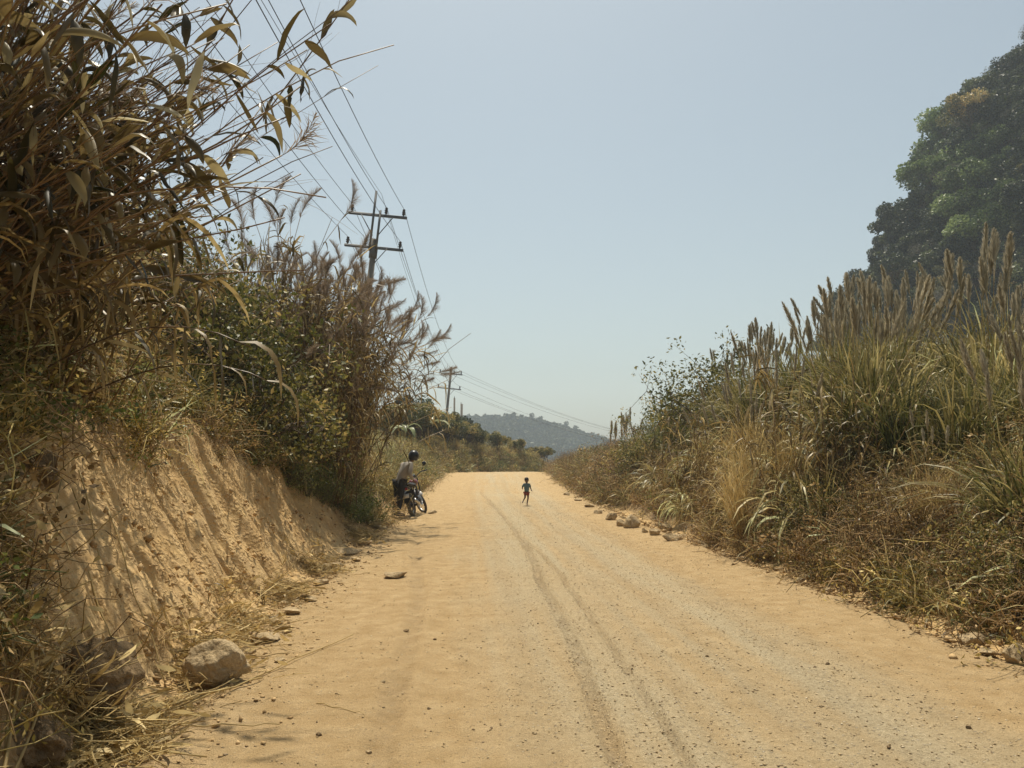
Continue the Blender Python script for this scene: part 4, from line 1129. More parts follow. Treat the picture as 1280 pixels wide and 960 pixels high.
for i, (px, py, w_, h_, lb) in enumerate((
        (432, 694, 34, 9, 'pale flat stone at the far foot of the cut'), (414, 712, 30, 7, 'flat stone below the far pale one'), (455, 682, 20, 6, 'small flat stone nearest the motorcycle'), (402, 730, 24, 6, 'thin slab at the middle foot of the cut'),
        (333, 801, 44, 9, 'long dark edged slab behind the boulder'), (305, 818, 26, 7, 'broken slab right behind the boulder'), (365, 768, 26, 7, 'flat stone halfway along the cut foot'), (385, 752, 22, 6, 'cracked flat stone by the cut foot'),
        (492, 723, 32, 8, 'isolated flat stone on the left side of the road'), (345, 782, 18, 8, 'stubby stone at the cut foot'), (350, 828, 16, 5, 'small flat stone lying right of the boulder'), (445, 702, 16, 5, 'stone chip near the far foot of the cut'),
        (540, 642, 14, 4, 'small stone by the motorcycle front wheel'), (484, 655, 18, 6, 'flat stone left of the motorcycle'), (472, 662, 20, 6, 'wide flat stone at the thicket edge'))):
    stone(px, py, w_, h_, lb, seed=60 + i, depthf=.8, sink=.15, group=SL, name='flat_stone', rz=random.uniform(-.5, .5))
for i, (px, py, w_, lb) in enumerate(((398, 920, 11, 'dark loose pebble on the road at lower left'), (478, 853, 9, 'small dark pebble beside the faint left track'), (543, 800, 7, 'lone dark pebble left of the centre'), (508, 790, 12, 'flat dark chip on the road left of centre'),
        (668, 918, 9, 'dark pebble near the bottom centre'), (536, 887, 7, 'dark pebble left of the bottom centre'), (791, 833, 6, 'dark pebble right of the dark tracks'), (460, 942, 12, 'pale pebble at the bottom on the left track'),
        (884, 821, 6, 'dark pebble on the right half of the road'), (1035, 831, 8, 'flat chip on the right side of the road'), (1048, 839, 6, 'small dark pebble on the right side'), (1212, 911, 12, 'dark clod on the road at lower right'), (1112, 936, 9, 'dark chip at the bottom right'), (1025, 906, 7, 'dark pebble at the right of the gravel band'))):
    stone(px, py, w_ * .75, w_ * .4, lb, seed=90 + i, mat=('clod', 'rock')[i % 3 == 1], depthf=.9, sink=.3, group='single pebbles on the road', name='pebble', cat='pebble', sub=2)

for i in range(90):
    yy_ = 9 + 42 * random.random() ** 1.25; v = abs(random.gauss(0, .22)) - .18; k = yy_ / 962
    if i >= 24 and not (13 < yy_ < 48 or random.random() < .3): continue
    w_ = random.uniform(.06, .20) * (1.25 if 15 < yy_ < 24 else 1); x = float(Rx(yy_) + v)
    o = obj('rubble_stone', rock_mesh(300 + i % 24, (w_, w_ * .8, w_ * .55), 16, .12, sub=2) if i < 24 else bpy.data.meshes[RB[i % 24]], None, (x, yy_, height(x, yy_) + w_ * .12), (random.uniform(-.3, .3), random.uniform(-.3, .3), random.uniform(0, 6)))
    if i < 24: RB[i] = o.data.name; o.data.polygons.foreach_set('use_smooth', np.zeros(len(o.data.polygons), bool))
    tag(o, 'small rubble stone on right verge ' + ('below boulders' if yy_ < 20 else 'past boulders' if yy_ < 32 else 'near bend'), 'stone', 'rubble stones of the right verge')
# gravel, crumbs and litter: uncountable
def gravel(name, n, xr, yr, size, label, cat, mat, seed, side=0, ypow=1.8):
    g = np.random.default_rng(seed)
    y = yr[0] + (yr[1] - yr[0]) * g.uniform(0, 1, n) ** ypow
    if side == 0:
        lat = np.where(g.uniform(0, 1, n) < .70, np.where(g.uniform(0, 1, n) < .6, g.normal(-.1, .7, n), g.normal(1.35, .5, n)), g.uniform(-3.1, 3.1, n))
        x = np.interp(y, _ys, (_L + _R) / 2) + lat
        tk = g.uniform(0, 1, n) < .10; x = np.where(tk & (y < 14), np.where(g.uniform(0, 1, n) < .65, np.interp(y, TR[0][0], TR[0][1]), np.interp(y, TR[1][0], TR[1][1])) + g.normal(0, .05, n), x); x = np.clip(x, np.interp(y, _ys, _L) + .05, np.interp(y, _ys, _R) - .05)
        z = zr(y) + road_extra(x, y)[2]
    elif side < 0:
        u = np.abs(g.normal(0, .22, n)) * np.where(g.uniform(0, 1, n) < .5, -1.2, 1); x = Lx(y) - u
        z = np.where(u > 0, zl(np.clip(u, 0, 9), y), zr(y) + road_extra(x, y)[2])
    else:
        v = g.normal(.02, .16, n); x = Rx(y) + v; z = np.where(v > 0, zR(np.clip(v, 0, 9), y), zr(y) + road_extra(x, y)[2])
    s = size[0] + (size[1] - size[0]) * g.uniform(0, 1, n) ** 3.2; s = s * (1 + .02 * y)
    ax = s[:, None] * g.uniform(.5, 1.15, (n, 3)) * [1, 1, .62] / 2
    O = np.array([(1, 0, 0), (-1, 0, 0), (0, 1, 0), (0, -1, 0), (0, 0, 1), (0, 0, -1)], float)
    V = O[None] * ax[:, None] + g.normal(0, .18, (n, 6, 3)) * s[:, None, None] / 2
    a = g.uniform(0, 6.28, n); c, s_ = np.cos(a)[:, None], np.sin(a)[:, None]
    V = np.stack([V[..., 0] * c - V[..., 1] * s_, V[..., 0] * s_ + V[..., 1] * c, V[..., 2]], -1) + np.stack([x, y, z + ax[:, 2] * .45], -1)[:, None]
    F = np.array([(0, 2, 4), (2, 1, 4), (1, 3, 4), (3, 0, 4), (2, 0, 5), (1, 2, 5), (3, 1, 5), (0, 3, 5)])
    F = (np.arange(n)[:, None, None] * 6 + F[None]).reshape(-1, 3)
    me = mesh_np(name, V.reshape(-1, 3), None, F, mat, {'tint': np.repeat(np.clip(g.normal(.5, .25, n), 0, 1), 6)})
    tag(obj(name, me), label, cat, kind='stuff')
M['pebble'] = foliage('road gravel', [(0, (.22, .16, .10)), (.35, (.38, .28, .16)), (.7, (.52, .39, .22)), (1, (.66, .56, .40))], 0, .9, .0, .15)
M['crumb'] = foliage('soil crumbs', [(0, (.30, .20, .10)), (.5, (.44, .30, .15)), (1, (.62, .43, .22))], 0, .95, .0, .1)
gravel('road_gravel', 44000, None, (2.2, 26), (.003, .021), 'fine loose gravel scattered over the road', 'gravel', M['pebble'], 1)
gravel('bank_crumbs', 8000, None, (2.2, 26), (.005, .050), 'crumbled earth and small stones along the foot of the cut', 'rubble', M['crumb'], 2, -1, 1.4)
gravel('verge_crumbs', 5000, None, (4, 50), (.010, .075), 'crumbled earth and small stones along the right verge', 'rubble', M['crumb'], 3, 1, 1.5)

# crumbs stuck on the raked face
g = np.random.default_rng(8); n = 5000
y = 2.6 + 15 * g.uniform(0, 1, n) ** 1.3; u = g.uniform(.2, 1.35, n)
k = fbm(y * 2.2, u * 3, 3, 45) > -.05; y = y[k]; u = u[k]; n = len(y)
s = .006 + .060 * g.uniform(0, 1, n) ** 5
O = np.array([(1, 0, 0), (-1, 0, 0), (0, 1, 0), (0, -1, 0), (0, 0, 1), (0, 0, -1)], float)
V = O[None] * (s[:, None, None] * .55 * g.uniform(.6, 1.2, (n, 1, 3))) + g.normal(0, .12, (n, 6, 3)) * s[:, None, None]
V = V + np.stack([Lx(y) - u + .02, y, zl(u, y) + .01], -1)[:, None]
F = np.array([(0, 2, 4), (2, 1, 4), (1, 3, 4), (3, 0, 4), (2, 0, 5), (1, 2, 5), (3, 1, 5), (0, 3, 5)]); F = (np.arange(n)[:, None, None] * 6 + F[None]).reshape(-1, 3)
tag(obj('face_crumbs', mesh_np('face_crumbs', V.reshape(-1, 3), None, F, M['crumb'], {'tint': np.repeat(np.clip(g.normal(.4, .2, n), 0, 1), 6)})), 'crumbs of earth clinging to the raked cut face', 'rubble', kind='stuff')

# dead roots hanging from the lip of the cut
n = 420; y = 4.6 + 9.5 * g.uniform(0, 1, n); u = 1.36 + g.normal(0, .08, n)
b = np.stack([Lx(y) - u + .05, y, zl(u, y) + .02], -1); L_ = g.uniform(.12, .5, n); st = 6
P = [b]; slope = norm(np.array([.42, 0, -.9]) + g.normal(0, .16, (n, 3)))
for i in range(st - 1):
    P.append(P[-1] + slope * (L_ / (st - 1))[:, None]); slope = norm(slope + g.normal(0, .28, (n, 3)) + [.02, 0, -.12])
mb = MB(); tubes(mb, np.stack(P, 1), g.uniform(.001, .0042, n)[:, None] * np.linspace(1, .4, st)[None], 3, g.uniform(.1, .8, n))
tag(obj('dead_roots', mb.mesh('dead_roots', M['cane'])), 'dead roots and runners hanging from the lip of the raked cut', 'roots', kind='stuff')

def litter_mesh(seed, n, L):
    g = np.random.default_rng(seed); mb = MB()
    b = g.normal(0, .13, (n, 3)) * [1, 1, .12] + [0, 0, .02]
    P = grow(b, g.uniform(0, 6.28, n), g.uniform(1.25, 1.65, n), g.uniform(*L, n), g.uniform(-.2, .2, n), 4, .12, g); P[..., 2] = np.abs(P[..., 2]) + .004
    tubes(mb, P, g.uniform(.0012, .0035, n)[:, None] * np.ones((1, 4)), 3, g.uniform(.2, 1, n))
    b = g.normal(0, .13, (n // 2, 3)) * [1, 1, .12] + [0, 0, .02]
    P = grow(b, g.uniform(0, 6.28, n // 2), g.uniform(1.1, 1.7, n // 2), g.uniform(.06, .2, n // 2), g.uniform(-1, 1, n // 2), 5, .15, g); P[..., 2] = np.abs(P[..., 2]) + .004
    S, Nn = sides(P, g.uniform(0, 3, n // 2)); ribbons(mb, P, g.uniform(.005, .016, n // 2)[:, None] * np.array([[.2, .9, 1, .6, .05]]), S, g.uniform(.2, 1, n // 2))
    return mb.mesh('litter', M['straw'])
LIT = [litter_mesh(i, 26, (.08, .35)) for i in range(4)]
g = np.random.default_rng(9); n = 930
y = np.concatenate([2.2 + 2.5 * g.uniform(0, 1, 600), 4.5 + 14 * g.uniform(0, 1, 330) ** 1.2]); u = np.concatenate([g.uniform(-.05, 1.2, 600) + .1, g.normal(.14, .12, 330)])
x = Lx(y) - u; z = np.where(u > 0, zl(np.clip(u, 0, 9), y), zr(y) + .03)
k = fbm(x * 2, y * 2, 2, 99) > np.where(y > 4.6, .12, 0); x, y, z, u = x[k], y[k], z[k], u[k]; n = len(x)
scatter('cane_litter', LIT, np.stack([x, y, z + .005], -1), np.stack([0 * x, np.where(u > .25, .7, 0), g.uniform(0, 6.28, n)], -1), g.uniform(.6, 1.3, n), g.integers(0, 4, n), 'broken dry stalks and fallen leaves along the foot of the cut', 'plant litter')

# fallen canes lying on the ground at lower left, each a thing
def cane_between(a, b, r, label, lift=(.02, .02), sag=0, tint=.6, name='fallen_cane', cat='cane'):
    A = Vector(spot(*a)) + Vector((0, 0, lift[0])); B = Vector(spot(*b)) + Vector((0, 0, lift[1]))
    k = 9; pts = []
    for i in range(k):
        t = i / (k - 1); q = A.lerp(B, t); q.z += 4 * sag * t * (1 - t) + .008 * math.sin(i * 2.1 + a[0]); q.x += .012 * math.sin(i * 1.3 + a[1])
        q.z = max(q.z, height(q.x, q.y) + r * .9); pts.append(np.array(q - A))
    mb = MB(); tube(mb, pts, np.linspace(r, r * .55, k), 6, tint)
    o = obj(name, mb.mesh(name, M['straw'], True), None, A)
    return tag(o, label, cat, 'fallen canes at lower left')
for a, b, r, lb, lf in (
        ((186, 908), (440, 797), .007, 'longest fallen cane pointing up the road past the boulder', (.03, .02)), ((150, 905), (330, 850), .009, 'thick fallen cane in front of the boulder', (.03, .02)),
        ((200, 912), (352, 908), .005, 'thin straight cane lying on the shaded road patch', (.02, .012)), ((100, 912), (30, 975), .008, 'pale cane of the fan pointing down left', (.06, .02)),
        ((98, 915), (86, 975), .009, 'pale thick cane of the fan pointing at the camera', (.06, .02)), ((103, 915), (125, 975), .008, 'pale cane of the fan leaning right', (.06, .02)),
        ((108, 913), (210, 960), .006, 'dark thin cane of the fan pointing right', (.06, .01)), ((96, 912), (10, 930), .007, 'thin cane of the fan pointing left', (.07, .04)),
        ((162, 872), (95, 828), .009, 'upper half of the snapped cane above the clod', (.06, .12)), ((163, 873), (110, 905), .009, 'lower half of the snapped cane beside the clod', (.06, .03)),
        ((0, 856), (68, 798), .009, 'bright straight cane leaning over the clod from the left edge', (.10, .16)), ((0, 846), (100, 829), .008, 'horizontal cane lying behind the clod', (.08, .10)),
        ((90, 760), (150, 830), .006, 'thin cane lying down the foot of the slope', (.05, .02)), ((128, 760), (210, 868), .006, 'brown cane running down beside the raked face', (.03, .02)),
        ((10, 800), (18, 840), .008, 'short upright cane stub at the left edge', (.16, .03)), ((150, 868), (225, 862), .006, 'short cane between clod and boulder', (.03, .02)),
        ((255, 880), (285, 862), .0035, 'small twig in front of the boulder', (.01, .01)), ((395, 880), (458, 894), .003, 'thin twig alone on the road', (.006, .006)),
        ((40, 945), (165, 925), .006, 'cane crossing under the fan', (.03, .02)), ((150, 935), (205, 930), .004, 'little stalk right of the fan', (.02, .01))):
    cane_between(a, b, r, lb, lf)

# fresh green blades beside the snapped cane
e = empty('green_grass_sprout', spot(140, 842)); tag(e, 'two fresh green grass blades above the snapped cane', 'grass sprout')
for i, (az, tl, L) in enumerate(((.5, .75, .24), (.1, 1.15, .20), (1.2, .6, .12))):
    mb = MB(); gg_ = np.random.default_rng(i); blades(mb, gg_, 1, 0, (L, L), (.013, .013), (tl, tl), (.1, .2), 6, (.7, .8), np.array([az]), np.array([[0, 0, 0.02]]), fold=True)
    obj('leaf', mb.mesh('leaf', M['green_weed']), e)
# broad grey-green creeper and withered leaves hanging at the left edge
def heart(mb, c, n_, up, s, tint):
    n_ = np.array(Vector(n_).normalized()); up = np.array(up, float); a = norm(up - n_ * (up @ n_)); b = np.cross(n_, a)
    pr = [(0, -.5), (.42, -.42), (.5, -.05), (.28, .38), (0, .62), (-.28, .38), (-.5, -.05), (-.42, -.42)]
    V = [c] + [c + s * (b * x_ + a * y_ + n_ * .12 * abs(x_)) for x_, y_ in pr]
    mb.add(np.array(V), F3=[(0, i, i % 8 + 1) for i in range(1, 9)], tint=tint)
M['vine'] = foliage('dusty creeper leaf', [(0, (.07, .08, .045)), (.5, (.14, .15, .085)), (1, (.26, .27, .17))], .25, .6)
for j, (px, py, n, sp, lb) in enumerate(((16, 700, 15, .16, 'dusty broad leaved creeper at the left edge below the reeds'), (22, 615, 12, .13, 'smaller broad leaved creeper higher at the left edge'), (100, 470, 9, .16, 'broad leaved creeper in the weeds above the cut'))):
    c = Vector(spot(px, py)); e = empty('creeper', c); tag(e, lb, 'creeper'); gg_ = np.random.default_rng(j + 30)
    P = grow(np.zeros((5, 3)), gg_.uniform(0, 6.28, 5), gg_.uniform(.3, 1.4, 5), gg_.uniform(.2, .35, 5), np.full(5, 1.), 6, .2, gg_)
    mb = MB(); tubes(mb, P, np.full((5, 6), .003), 3, .4); obj('stem', mb.mesh('stem', M['cane']), e)
    for i in range(n):
        mb = MB(); q = np.array([gg_.normal(.05, sp * .5), gg_.normal(-.05, sp * .6), gg_.normal(.06, sp * .7)])
        heart(mb, q, (gg_.normal(.6, .4), gg_.normal(-.6, .4), .8), (gg_.normal(0, .5), gg_.normal(0, .5), -1), gg_.uniform(.06, .11), gg_.uniform(.3, 1)); obj('leaf', mb.mesh('leaf', M['vine']), e)
def hanging(px, py, n, L, wid, lb, seed, spread=.06, up=.0):
    c = Vector(spot(px, py)) + Vector((.03, -.03, .05 + up)); e = empty('withered_leaf_tuft', c); tag(e, lb, 'dead leaves'); gg_ = np.random.default_rng(seed)
    for i in range(n):
        mb = MB(); b = np.array([[gg_.normal(0, spread), gg_.normal(0, spread), gg_.normal(0, spread * .4)]])
        P = grow(b, gg_.uniform(-1.2, .8, 1), np.array([gg_.uniform(1.3, 2.3)]), gg_.uniform(*L, 1), np.array([2.6]), 7, .08, gg_)
        S, Nn = sides(P, gg_.normal(0, .9, 1)); ribbons(mb, P, gg_.uniform(*wid, 1)[:, None] / 2 * np.array([[.3, .8, 1, 1, .8, .5, .03]]), S, gg_.uniform(.2, .9, 1), Nn); obj('leaf', mb.mesh('leaf', M['big_leaf'], True), e)
hanging(32, 655, 3, (.34, .44), (.06, .08), 'long withered leaves hanging at the left edge of the cut', 1)
hanging(345, 592, 9, (.3, .55), (.035, .06), 'dark withered leaves hanging over the far part of the raked face', 2)
hanging(362, 600, 6, (.4, .6), (.035, .06), 'second tuft of withered leaves right of the dark hanging one', 3)
hanging(385, 565, 7, (.3, .45), (.03, .05), 'pale withered leaves hanging above the green bushes', 4)
for i, (px, py, lb) in enumerate(((252, 668, 'small dead sprig growing out of the raked face'), (290, 712, 'dark leaf curl stuck on the raked face'), (262, 735, 'thin dead stalks stuck low on the raked face'), (130, 640, 'dead root tuft at the upper left of the raked face'), (225, 590, 'small weed near the top of the raked face'), (318, 745, 'dead stalks by the foot of the raked face'))):
    hanging(px, py, 5, (.10, .24), (.012, .03), lb, 40 + i, .05)

# ------------------------------------------------------------------ power line
def insulator(parent, p):
    mb = MB(); lathe(mb, [(.0, -.02), (.035, -.02), (.03, .04), (.075, .06), (.08, .1), (.045, .13), (.085, .16), (.085, .2), (.045, .23), (.07, .26), (.06, .32), (.0, .35)], 10, Matrix.Translation(p))
    return obj('insulator', mb.mesh('insulator', M['porcelain'], True), parent)
UP = [-1.22, .38, 1.2]; LO = [-1.25, -.42, 1.2]
def pole(base, lean, Hc, upz, loz, topz, label, rz=0, rods=True):
    e = empty('utility_pole', base, (0, lean, rz)); tag(e, label, 'utility pole')
    mb = MB(); tube(mb, [(0, 0, -1.5), (0, 0, Hc * .5), (0, 0, Hc)], [.20, .165, .13], 10); obj('shaft', mb.mesh('shaft', M['concrete'], True), e)
    for zz, offs in ((upz, UP), (loz, LO)):
        mb = MB(); box(mb, (0, .0, zz), (2.75, .12, .12), bev=.01); a = obj('crossarm', mb.mesh('crossarm', M['steel']), e)
        for ox in offs: insulator(a, Vector((ox, 0, zz + .07)))
    for sx in (-1, 1):
        mb = MB(); tube(mb, [(sx * .75, -.08, upz - .05), (sx * .12, -.08, upz - 1.0)], [.025, .025], 5); obj('brace', mb.mesh('brace', M['steel']), e)
    mb = MB(); tube(mb, [(.65, -.09, loz), (.12, -.09, loz - .75)], [.022, .022], 5); obj('brace', mb.mesh('brace', M['steel']), e)
    if rods:
        mb = MB(); box(mb, (-.16, -.15, (loz - .2 + topz) / 2), (.09, .09, topz - loz + .2)); obj('earth_rod', mb.mesh('earth_rod', M['steel']), e)
        mb = MB(); box(mb, (.14, -.15, (loz - .2 + upz) / 2 + .1), (.09, .09, upz - loz + .4)); obj('earth_rod', mb.mesh('earth_rod', M['steel']), e)
        mb = MB(); tube(mb, [(0, 0, loz - .5), (0, 0, loz + .05)], [.19, .19], 10); obj('collar', mb.mesh('collar', M['steel'], True), e)
    return e
P1 = pole((-7.35, 35, 1.9), R_(5.6), 9.9, 11.05, 9.5, 12.15, 'nearest power pole rising above the left thicket with two crossarms')
P2 = pole((-8.2, 88, -1.2), R_(5.2), 13.4, 12.6, 10.9, 13.9, 'second power pole with two crossarms beyond the thicket', rods=False)
P0 = ((-6.05, -15, 1.5), R_(4), 11.0, 9.5)
P3 = pole((24.5, 128, -8.5), R_(-2), 13.2, 13.0, 11.4, 13.9, 'distant power pole standing behind the right bank bushes', rods=False)
for i, (bx, tp, lb) in enumerate(((-8.3, 10.3, 'left one of two short distant poles behind the second power pole'), (-7.7, 9.9, 'right one of two short distant poles behind the second power pole'))):
    mb = MB(); tube(mb, [(0, 0, -3), (.1 * i, 0, tp + 1)], [.16 + .05 * i, .13 + .05 * i], 8); mb2 = MB(); tube(mb2, [(0, 0, tp + 1), (.0, 0, tp + 1.25)], [.05, .05], 6)
    e = empty('distant_pole', (bx + (0 if i else .05), 110 + i * 6, -1)); tag(e, lb, 'utility pole'); obj('shaft', mb.mesh('shaft', M['concrete'], True), e); obj('pole_cap', mb2.mesh('pole_cap', M['steel']), e)
def wpt(base, lean, ox, z, rz=0):
    v = Matrix.Rotation(lean, 3, 'Y') @ Vector((ox, 0, z)); return Vector(base) + v
M['cable'].node_tree.nodes['Principled BSDF'].inputs['Roughness'].default_value = .6
names = ['left cable of the upper crossarms', 'middle cable of the upper crossarms', 'right cable of the upper crossarms', 'left cable of the lower crossarms', 'middle cable of the lower crossarms', 'right cable of the lower crossarms']
for i in range(6):
    ox = (UP + LO)[i]; zi = 0 if i < 3 else 1
    pts = [wpt(P0[0], P0[1], ox * .95, (P0[2], P0[3])[zi] + .4), wpt((-7.35, 35, 1.9), R_(5.6), ox, (11.05, 9.5)[zi] + .4), wpt((-8.2, 88, -1.2), R_(5.2), ox, (12.6, 10.9)[zi] + .4), wpt((24.5, 128, -8.5), R_(-2), ox, (13.0, 11.4)[zi] + .4)]
    path = []
    for j in range(3):
        a, b = pts[j], pts[j + 1]; sag = (1.2, 1.3, 1.0)[j] + .12 * (i % 3)
        for k in range(24 if j < 2 else 25):
            t = k / 24; q = a.lerp(b, t); q.z -= 4 * sag * t * (1 - t); path.append(np.array(q))
    mb = MB(); tube(mb, path, np.full(len(path), .0125), 4); tag(obj('power_cable', mb.mesh('power_cable', M['cable'], True)), 'overhead ' + names[i] + ' along the left side of the road', 'cable', 'power cables')
for i, (x0, z0, x1, z1) in enumerate(((-8.9, 8.2, -8.1, 7.6), (-9.05, 7.9, -8.15, 7.35), (-5.6, 11.6, -6.1, 13.9))):
    path = []
    for (a, b, sg) in (((x0, -15, z0), (x1, 35, z1), .8), ((x1, 35, z1), (-8.2 + i * .1, 88, 8.5 if i < 2 else 12.4), 1.0))[:1 if i < 2 else 2]:
        for k in range(20):
            t = k / 19; path.append((a[0] + (b[0] - a[0]) * t, a[1] + (b[1] - a[1]) * t, a[2] + (b[2] - a[2]) * t - 4 * sg * t * (1 - t)))
    mb = MB(); tube(mb, path, np.full(len(path), .009), 4); tag(obj('telephone_cable', mb.mesh('telephone_cable', M['cable'], True)), ('upper thin low cable crossing the sky left of the power pole', 'lower thin low cable crossing the sky left of the power pole', 'thin earth wire passing over the pole top')[i], 'cable')

# ------------------------------------------------------------------ motorcycle (x forward, y left, z up)
bx_, by_ = -2.60, 20.5
bike = empty('motorcycle', (bx_, by_, road_z(bx_, by_) - .01), (R_(-11), 0, R_(83)))
tag(bike, 'dusty old motorcycle parked leaning at the left road edge, seen from behind', 'motorcycle')
def part(name, fn, mat, parent=None, mx=None, smooth=True):
    mb = MB(); fn(mb); o = obj(name, mb.mesh(name, M[mat], smooth), parent or bike)
    if mx is not None: o.matrix_local = mx
    return o
def wheel(name, loc, R, w_, mx):
    e = obj(name, None, bike); e.matrix_local = mx @ Matrix.Translation(loc)
    part('tyre', lambda mb: torus(mb, R - w_ / 2, w_ / 2, 36, 10, .5, 1.0), 'rubber', e)
    part('rim', lambda mb: (torus(mb, R - w_ * .95, .014, 36, 6, .5, 1.6)), 'chrome', e)
    def hub(mb):
        lathe(mb, [(.0, -.05), (.045, -.05), (.05, 0), (.045, .05), (0, .05)], 12, Matrix.Rotation(R_(90), 4, 'X'))
        for i in range(16):
            a = i * math.pi / 8; tube(mb, [(.04 * math.cos(a), .03 * (-1) ** i, .04 * math.sin(a)), ((R - w_) * math.cos(a + .2), 0, (R - w_) * math.sin(a + .2))], [.0025, .0025], 4)
    part('hub', hub, 'frame', e); return e
I = Matrix.Identity(4)
# steering turns about the head axis
hp = Vector((.93, 0, .86)); ax = Vector((-.42, 0, 1)).normalized()
ST = Matrix.Translation(hp) @ Matrix.Rotation(R_(38), 4, ax) @ Matrix.Translation(-hp)
wheel('rear_wheel', Vector((0, 0, .30)), .30, .095, I)
wheel('front_wheel', Vector((1.24, 0, .315)), .315, .075, ST)
part('fork', lambda mb: [tube(mb, [(1.24, s, .315), (1.02, s, .80), (.90, s * .9, 1.0)], [.022, .019, .019], 8) for s in (-.085, .085)], 'frame', mx=ST)
part('front_fender', lambda mb: ribbons(mb, np.array([[(1.24 + .37 * math.cos(a), 0, .315 + .37 * math.sin(a)) for a in np.linspace(-.1, 2.6, 12)]]), np.full((1, 12), .055), np.array([[[0, 1., 0]]]), .5, np.array([[[0, 0, .3]]]) * np.ones((1, 12, 1))), 'frame', mx=ST)
part('handlebar', lambda mb: tube(mb, [(.78, .38, 1.07), (.84, .22, 1.10), (.90, .07, 1.03), (.90, -.07, 1.03), (.84, -.22, 1.10), (.78, -.38, 1.07)], [.013] * 6, 8), 'frame', mx=ST)
for s in (-1, 1):
    part('grip', lambda mb: tube(mb, [(.77, .40 * s, 1.068), (.805, .29 * s, 1.083)], [.019, .019], 8), 'black', mx=ST)
    mi = part('mirror', lambda mb: (lathe(mb, [(0, -.012), (.05, -.012), (.062, 0), (.05, .014), (0, .014)], 14, Matrix.Translation((.80, .40 * s, 1.27)) @ Matrix.Rotation(R_(90), 4, 'Y')), tube(mb, [(.83, .26 * s, 1.10), (.84, .33 * s, 1.2), (.81, .40 * s, 1.26)], [.006] * 3, 6)), 'black', mx=ST)
    part('lever', lambda mb: tube(mb, [(.86, .26 * s, 1.085), (.88, .34 * s, 1.065), (.86, .40 * s, 1.05)], [.006] * 3, 6), 'chrome', mx=ST)
part('headlight', lambda mb: lathe(mb, [(0, -.10), (.05, -.09), (.085, 0), (.09, .05), (.08, .06), (0, .065)], 16, Matrix.Translation((1.03, 0, .94)) @ Matrix.Rotation(R_(90), 4, 'Y')), 'frame', mx=ST)
part('instrument_cluster', lambda mb: box(mb, (.96, 0, 1.07), (.09, .16, .06), (0, -.5, 0), bev=.01), 'black', mx=ST)
def fr(mb):
    tube(mb, [(.90, 0, .93), (.80, 0, .55), (.62, 0, .28), (.30, 0, .27)], [.02] * 4, 8); tube(mb, [(.90, 0, .90), (.55, 0, .80), (.1, 0, .74), (-.2, 0, .80)], [.022] * 4, 8)
    for s in (-.09, .09): tube(mb, [(.40, s, .38), (.0, s, .30)], [.02, .017], 8); tube(mb, [(.42, s * .5, .76), (.38, s, .38)], [.017] * 2, 8)
part('frame', fr, 'frame')
def ell(mb, c, r, n=14, m=8):
    lathe(mb, [(math.sin(i * math.pi / m), -math.cos(i * math.pi / m)) for i in range(m + 1)], n, Matrix.Translation(c) @ Matrix.Diagonal((*r, 1)))
part('fuel_tank', lambda mb: ell(mb, (.62, 0, .88), (.24, .13, .11)), 'red')
part('seat', lambda mb: (box(mb, (.16, 0, .84), (.66, .22, .09), (0, .06, 0), bev=.03)), 'seat', smooth=False)
part('engine', lambda mb: (box(mb, (.56, 0, .42), (.26, .24, .20), bev=.03), [box(mb, (.62, 0, .54 + i * .028), (.17 - .006 * i, .17, .012), (0, .3, 0)) for i in range(6)], lathe(mb, [(0, -.16), (.09, -.15), (.1, 0), (.09, .15), (0, .16)], 14, Matrix.Translation((.5, 0, .38)) @ Matrix.Rotation(R_(90), 4, 'X'))), 'frame', smooth=False)
part('exhaust', lambda mb: tube(mb, [(.70, -.05, .58), (.82, -.10, .42), (.66, -.14, .26), (.3, -.16, .27), (.15, -.17, .32), (-.22, -.18, .42)], [.02, .02, .022, .025, .042, .045], 10), 'chrome')
part('rear_fender', lambda mb: ribbons(mb, np.array([[(.37 * math.cos(a), 0, .32 + .37 * math.sin(a)) for a in np.linspace(.9, 3.0, 10)]]), np.full((1, 10), .075), np.array([[[0, 1., 0]]]), .5, np.array([[[0, 0, .3]]]) * np.ones((1, 10, 1))), 'black')
part('tail_light', lambda mb: box(mb, (-.30, 0, .74), (.05, .12, .07), bev=.012), 'lamp_red', smooth=False)
part('number_plate', lambda mb: box(mb, (-.375, 0, .56), (.008, .17, .11), (0, .2, 0)), 'plate', smooth=False)
for s in (-1, 1): part('indicator', lambda mb: (tube(mb, [(-.27, .05 * s, .72), (-.27, .14 * s, .72)], [.008] * 2, 6), ell(mb, (-.27, .16 * s, .72), (.03, .025, .025), 8, 6)), 'black')
for s in (-.13, .13): part('shock_absorber', lambda mb: (tube(mb, [(.02, s, .34), (.12, s, .72)], [.014] * 2, 8), tube(mb, [(.04, s, .42), (.105, s, .66)], [.032] * 2, 10)), 'frame')
part('side_stand', lambda mb: tube(mb, [(.42, .10, .28), (.46, .26, .09)], [.012] * 2, 6), 'frame')
part('footrest', lambda mb: tube(mb, [(.36, -.24, .30), (.36, .24, .30)], [.014] * 2, 6), 'black')
part('carrier_rack', lambda mb: [tube(mb, [(-.05, s, .86), (-.36, s, .86)], [.008] * 2, 6) for s in (-.09, 0, .09)], 'chrome')

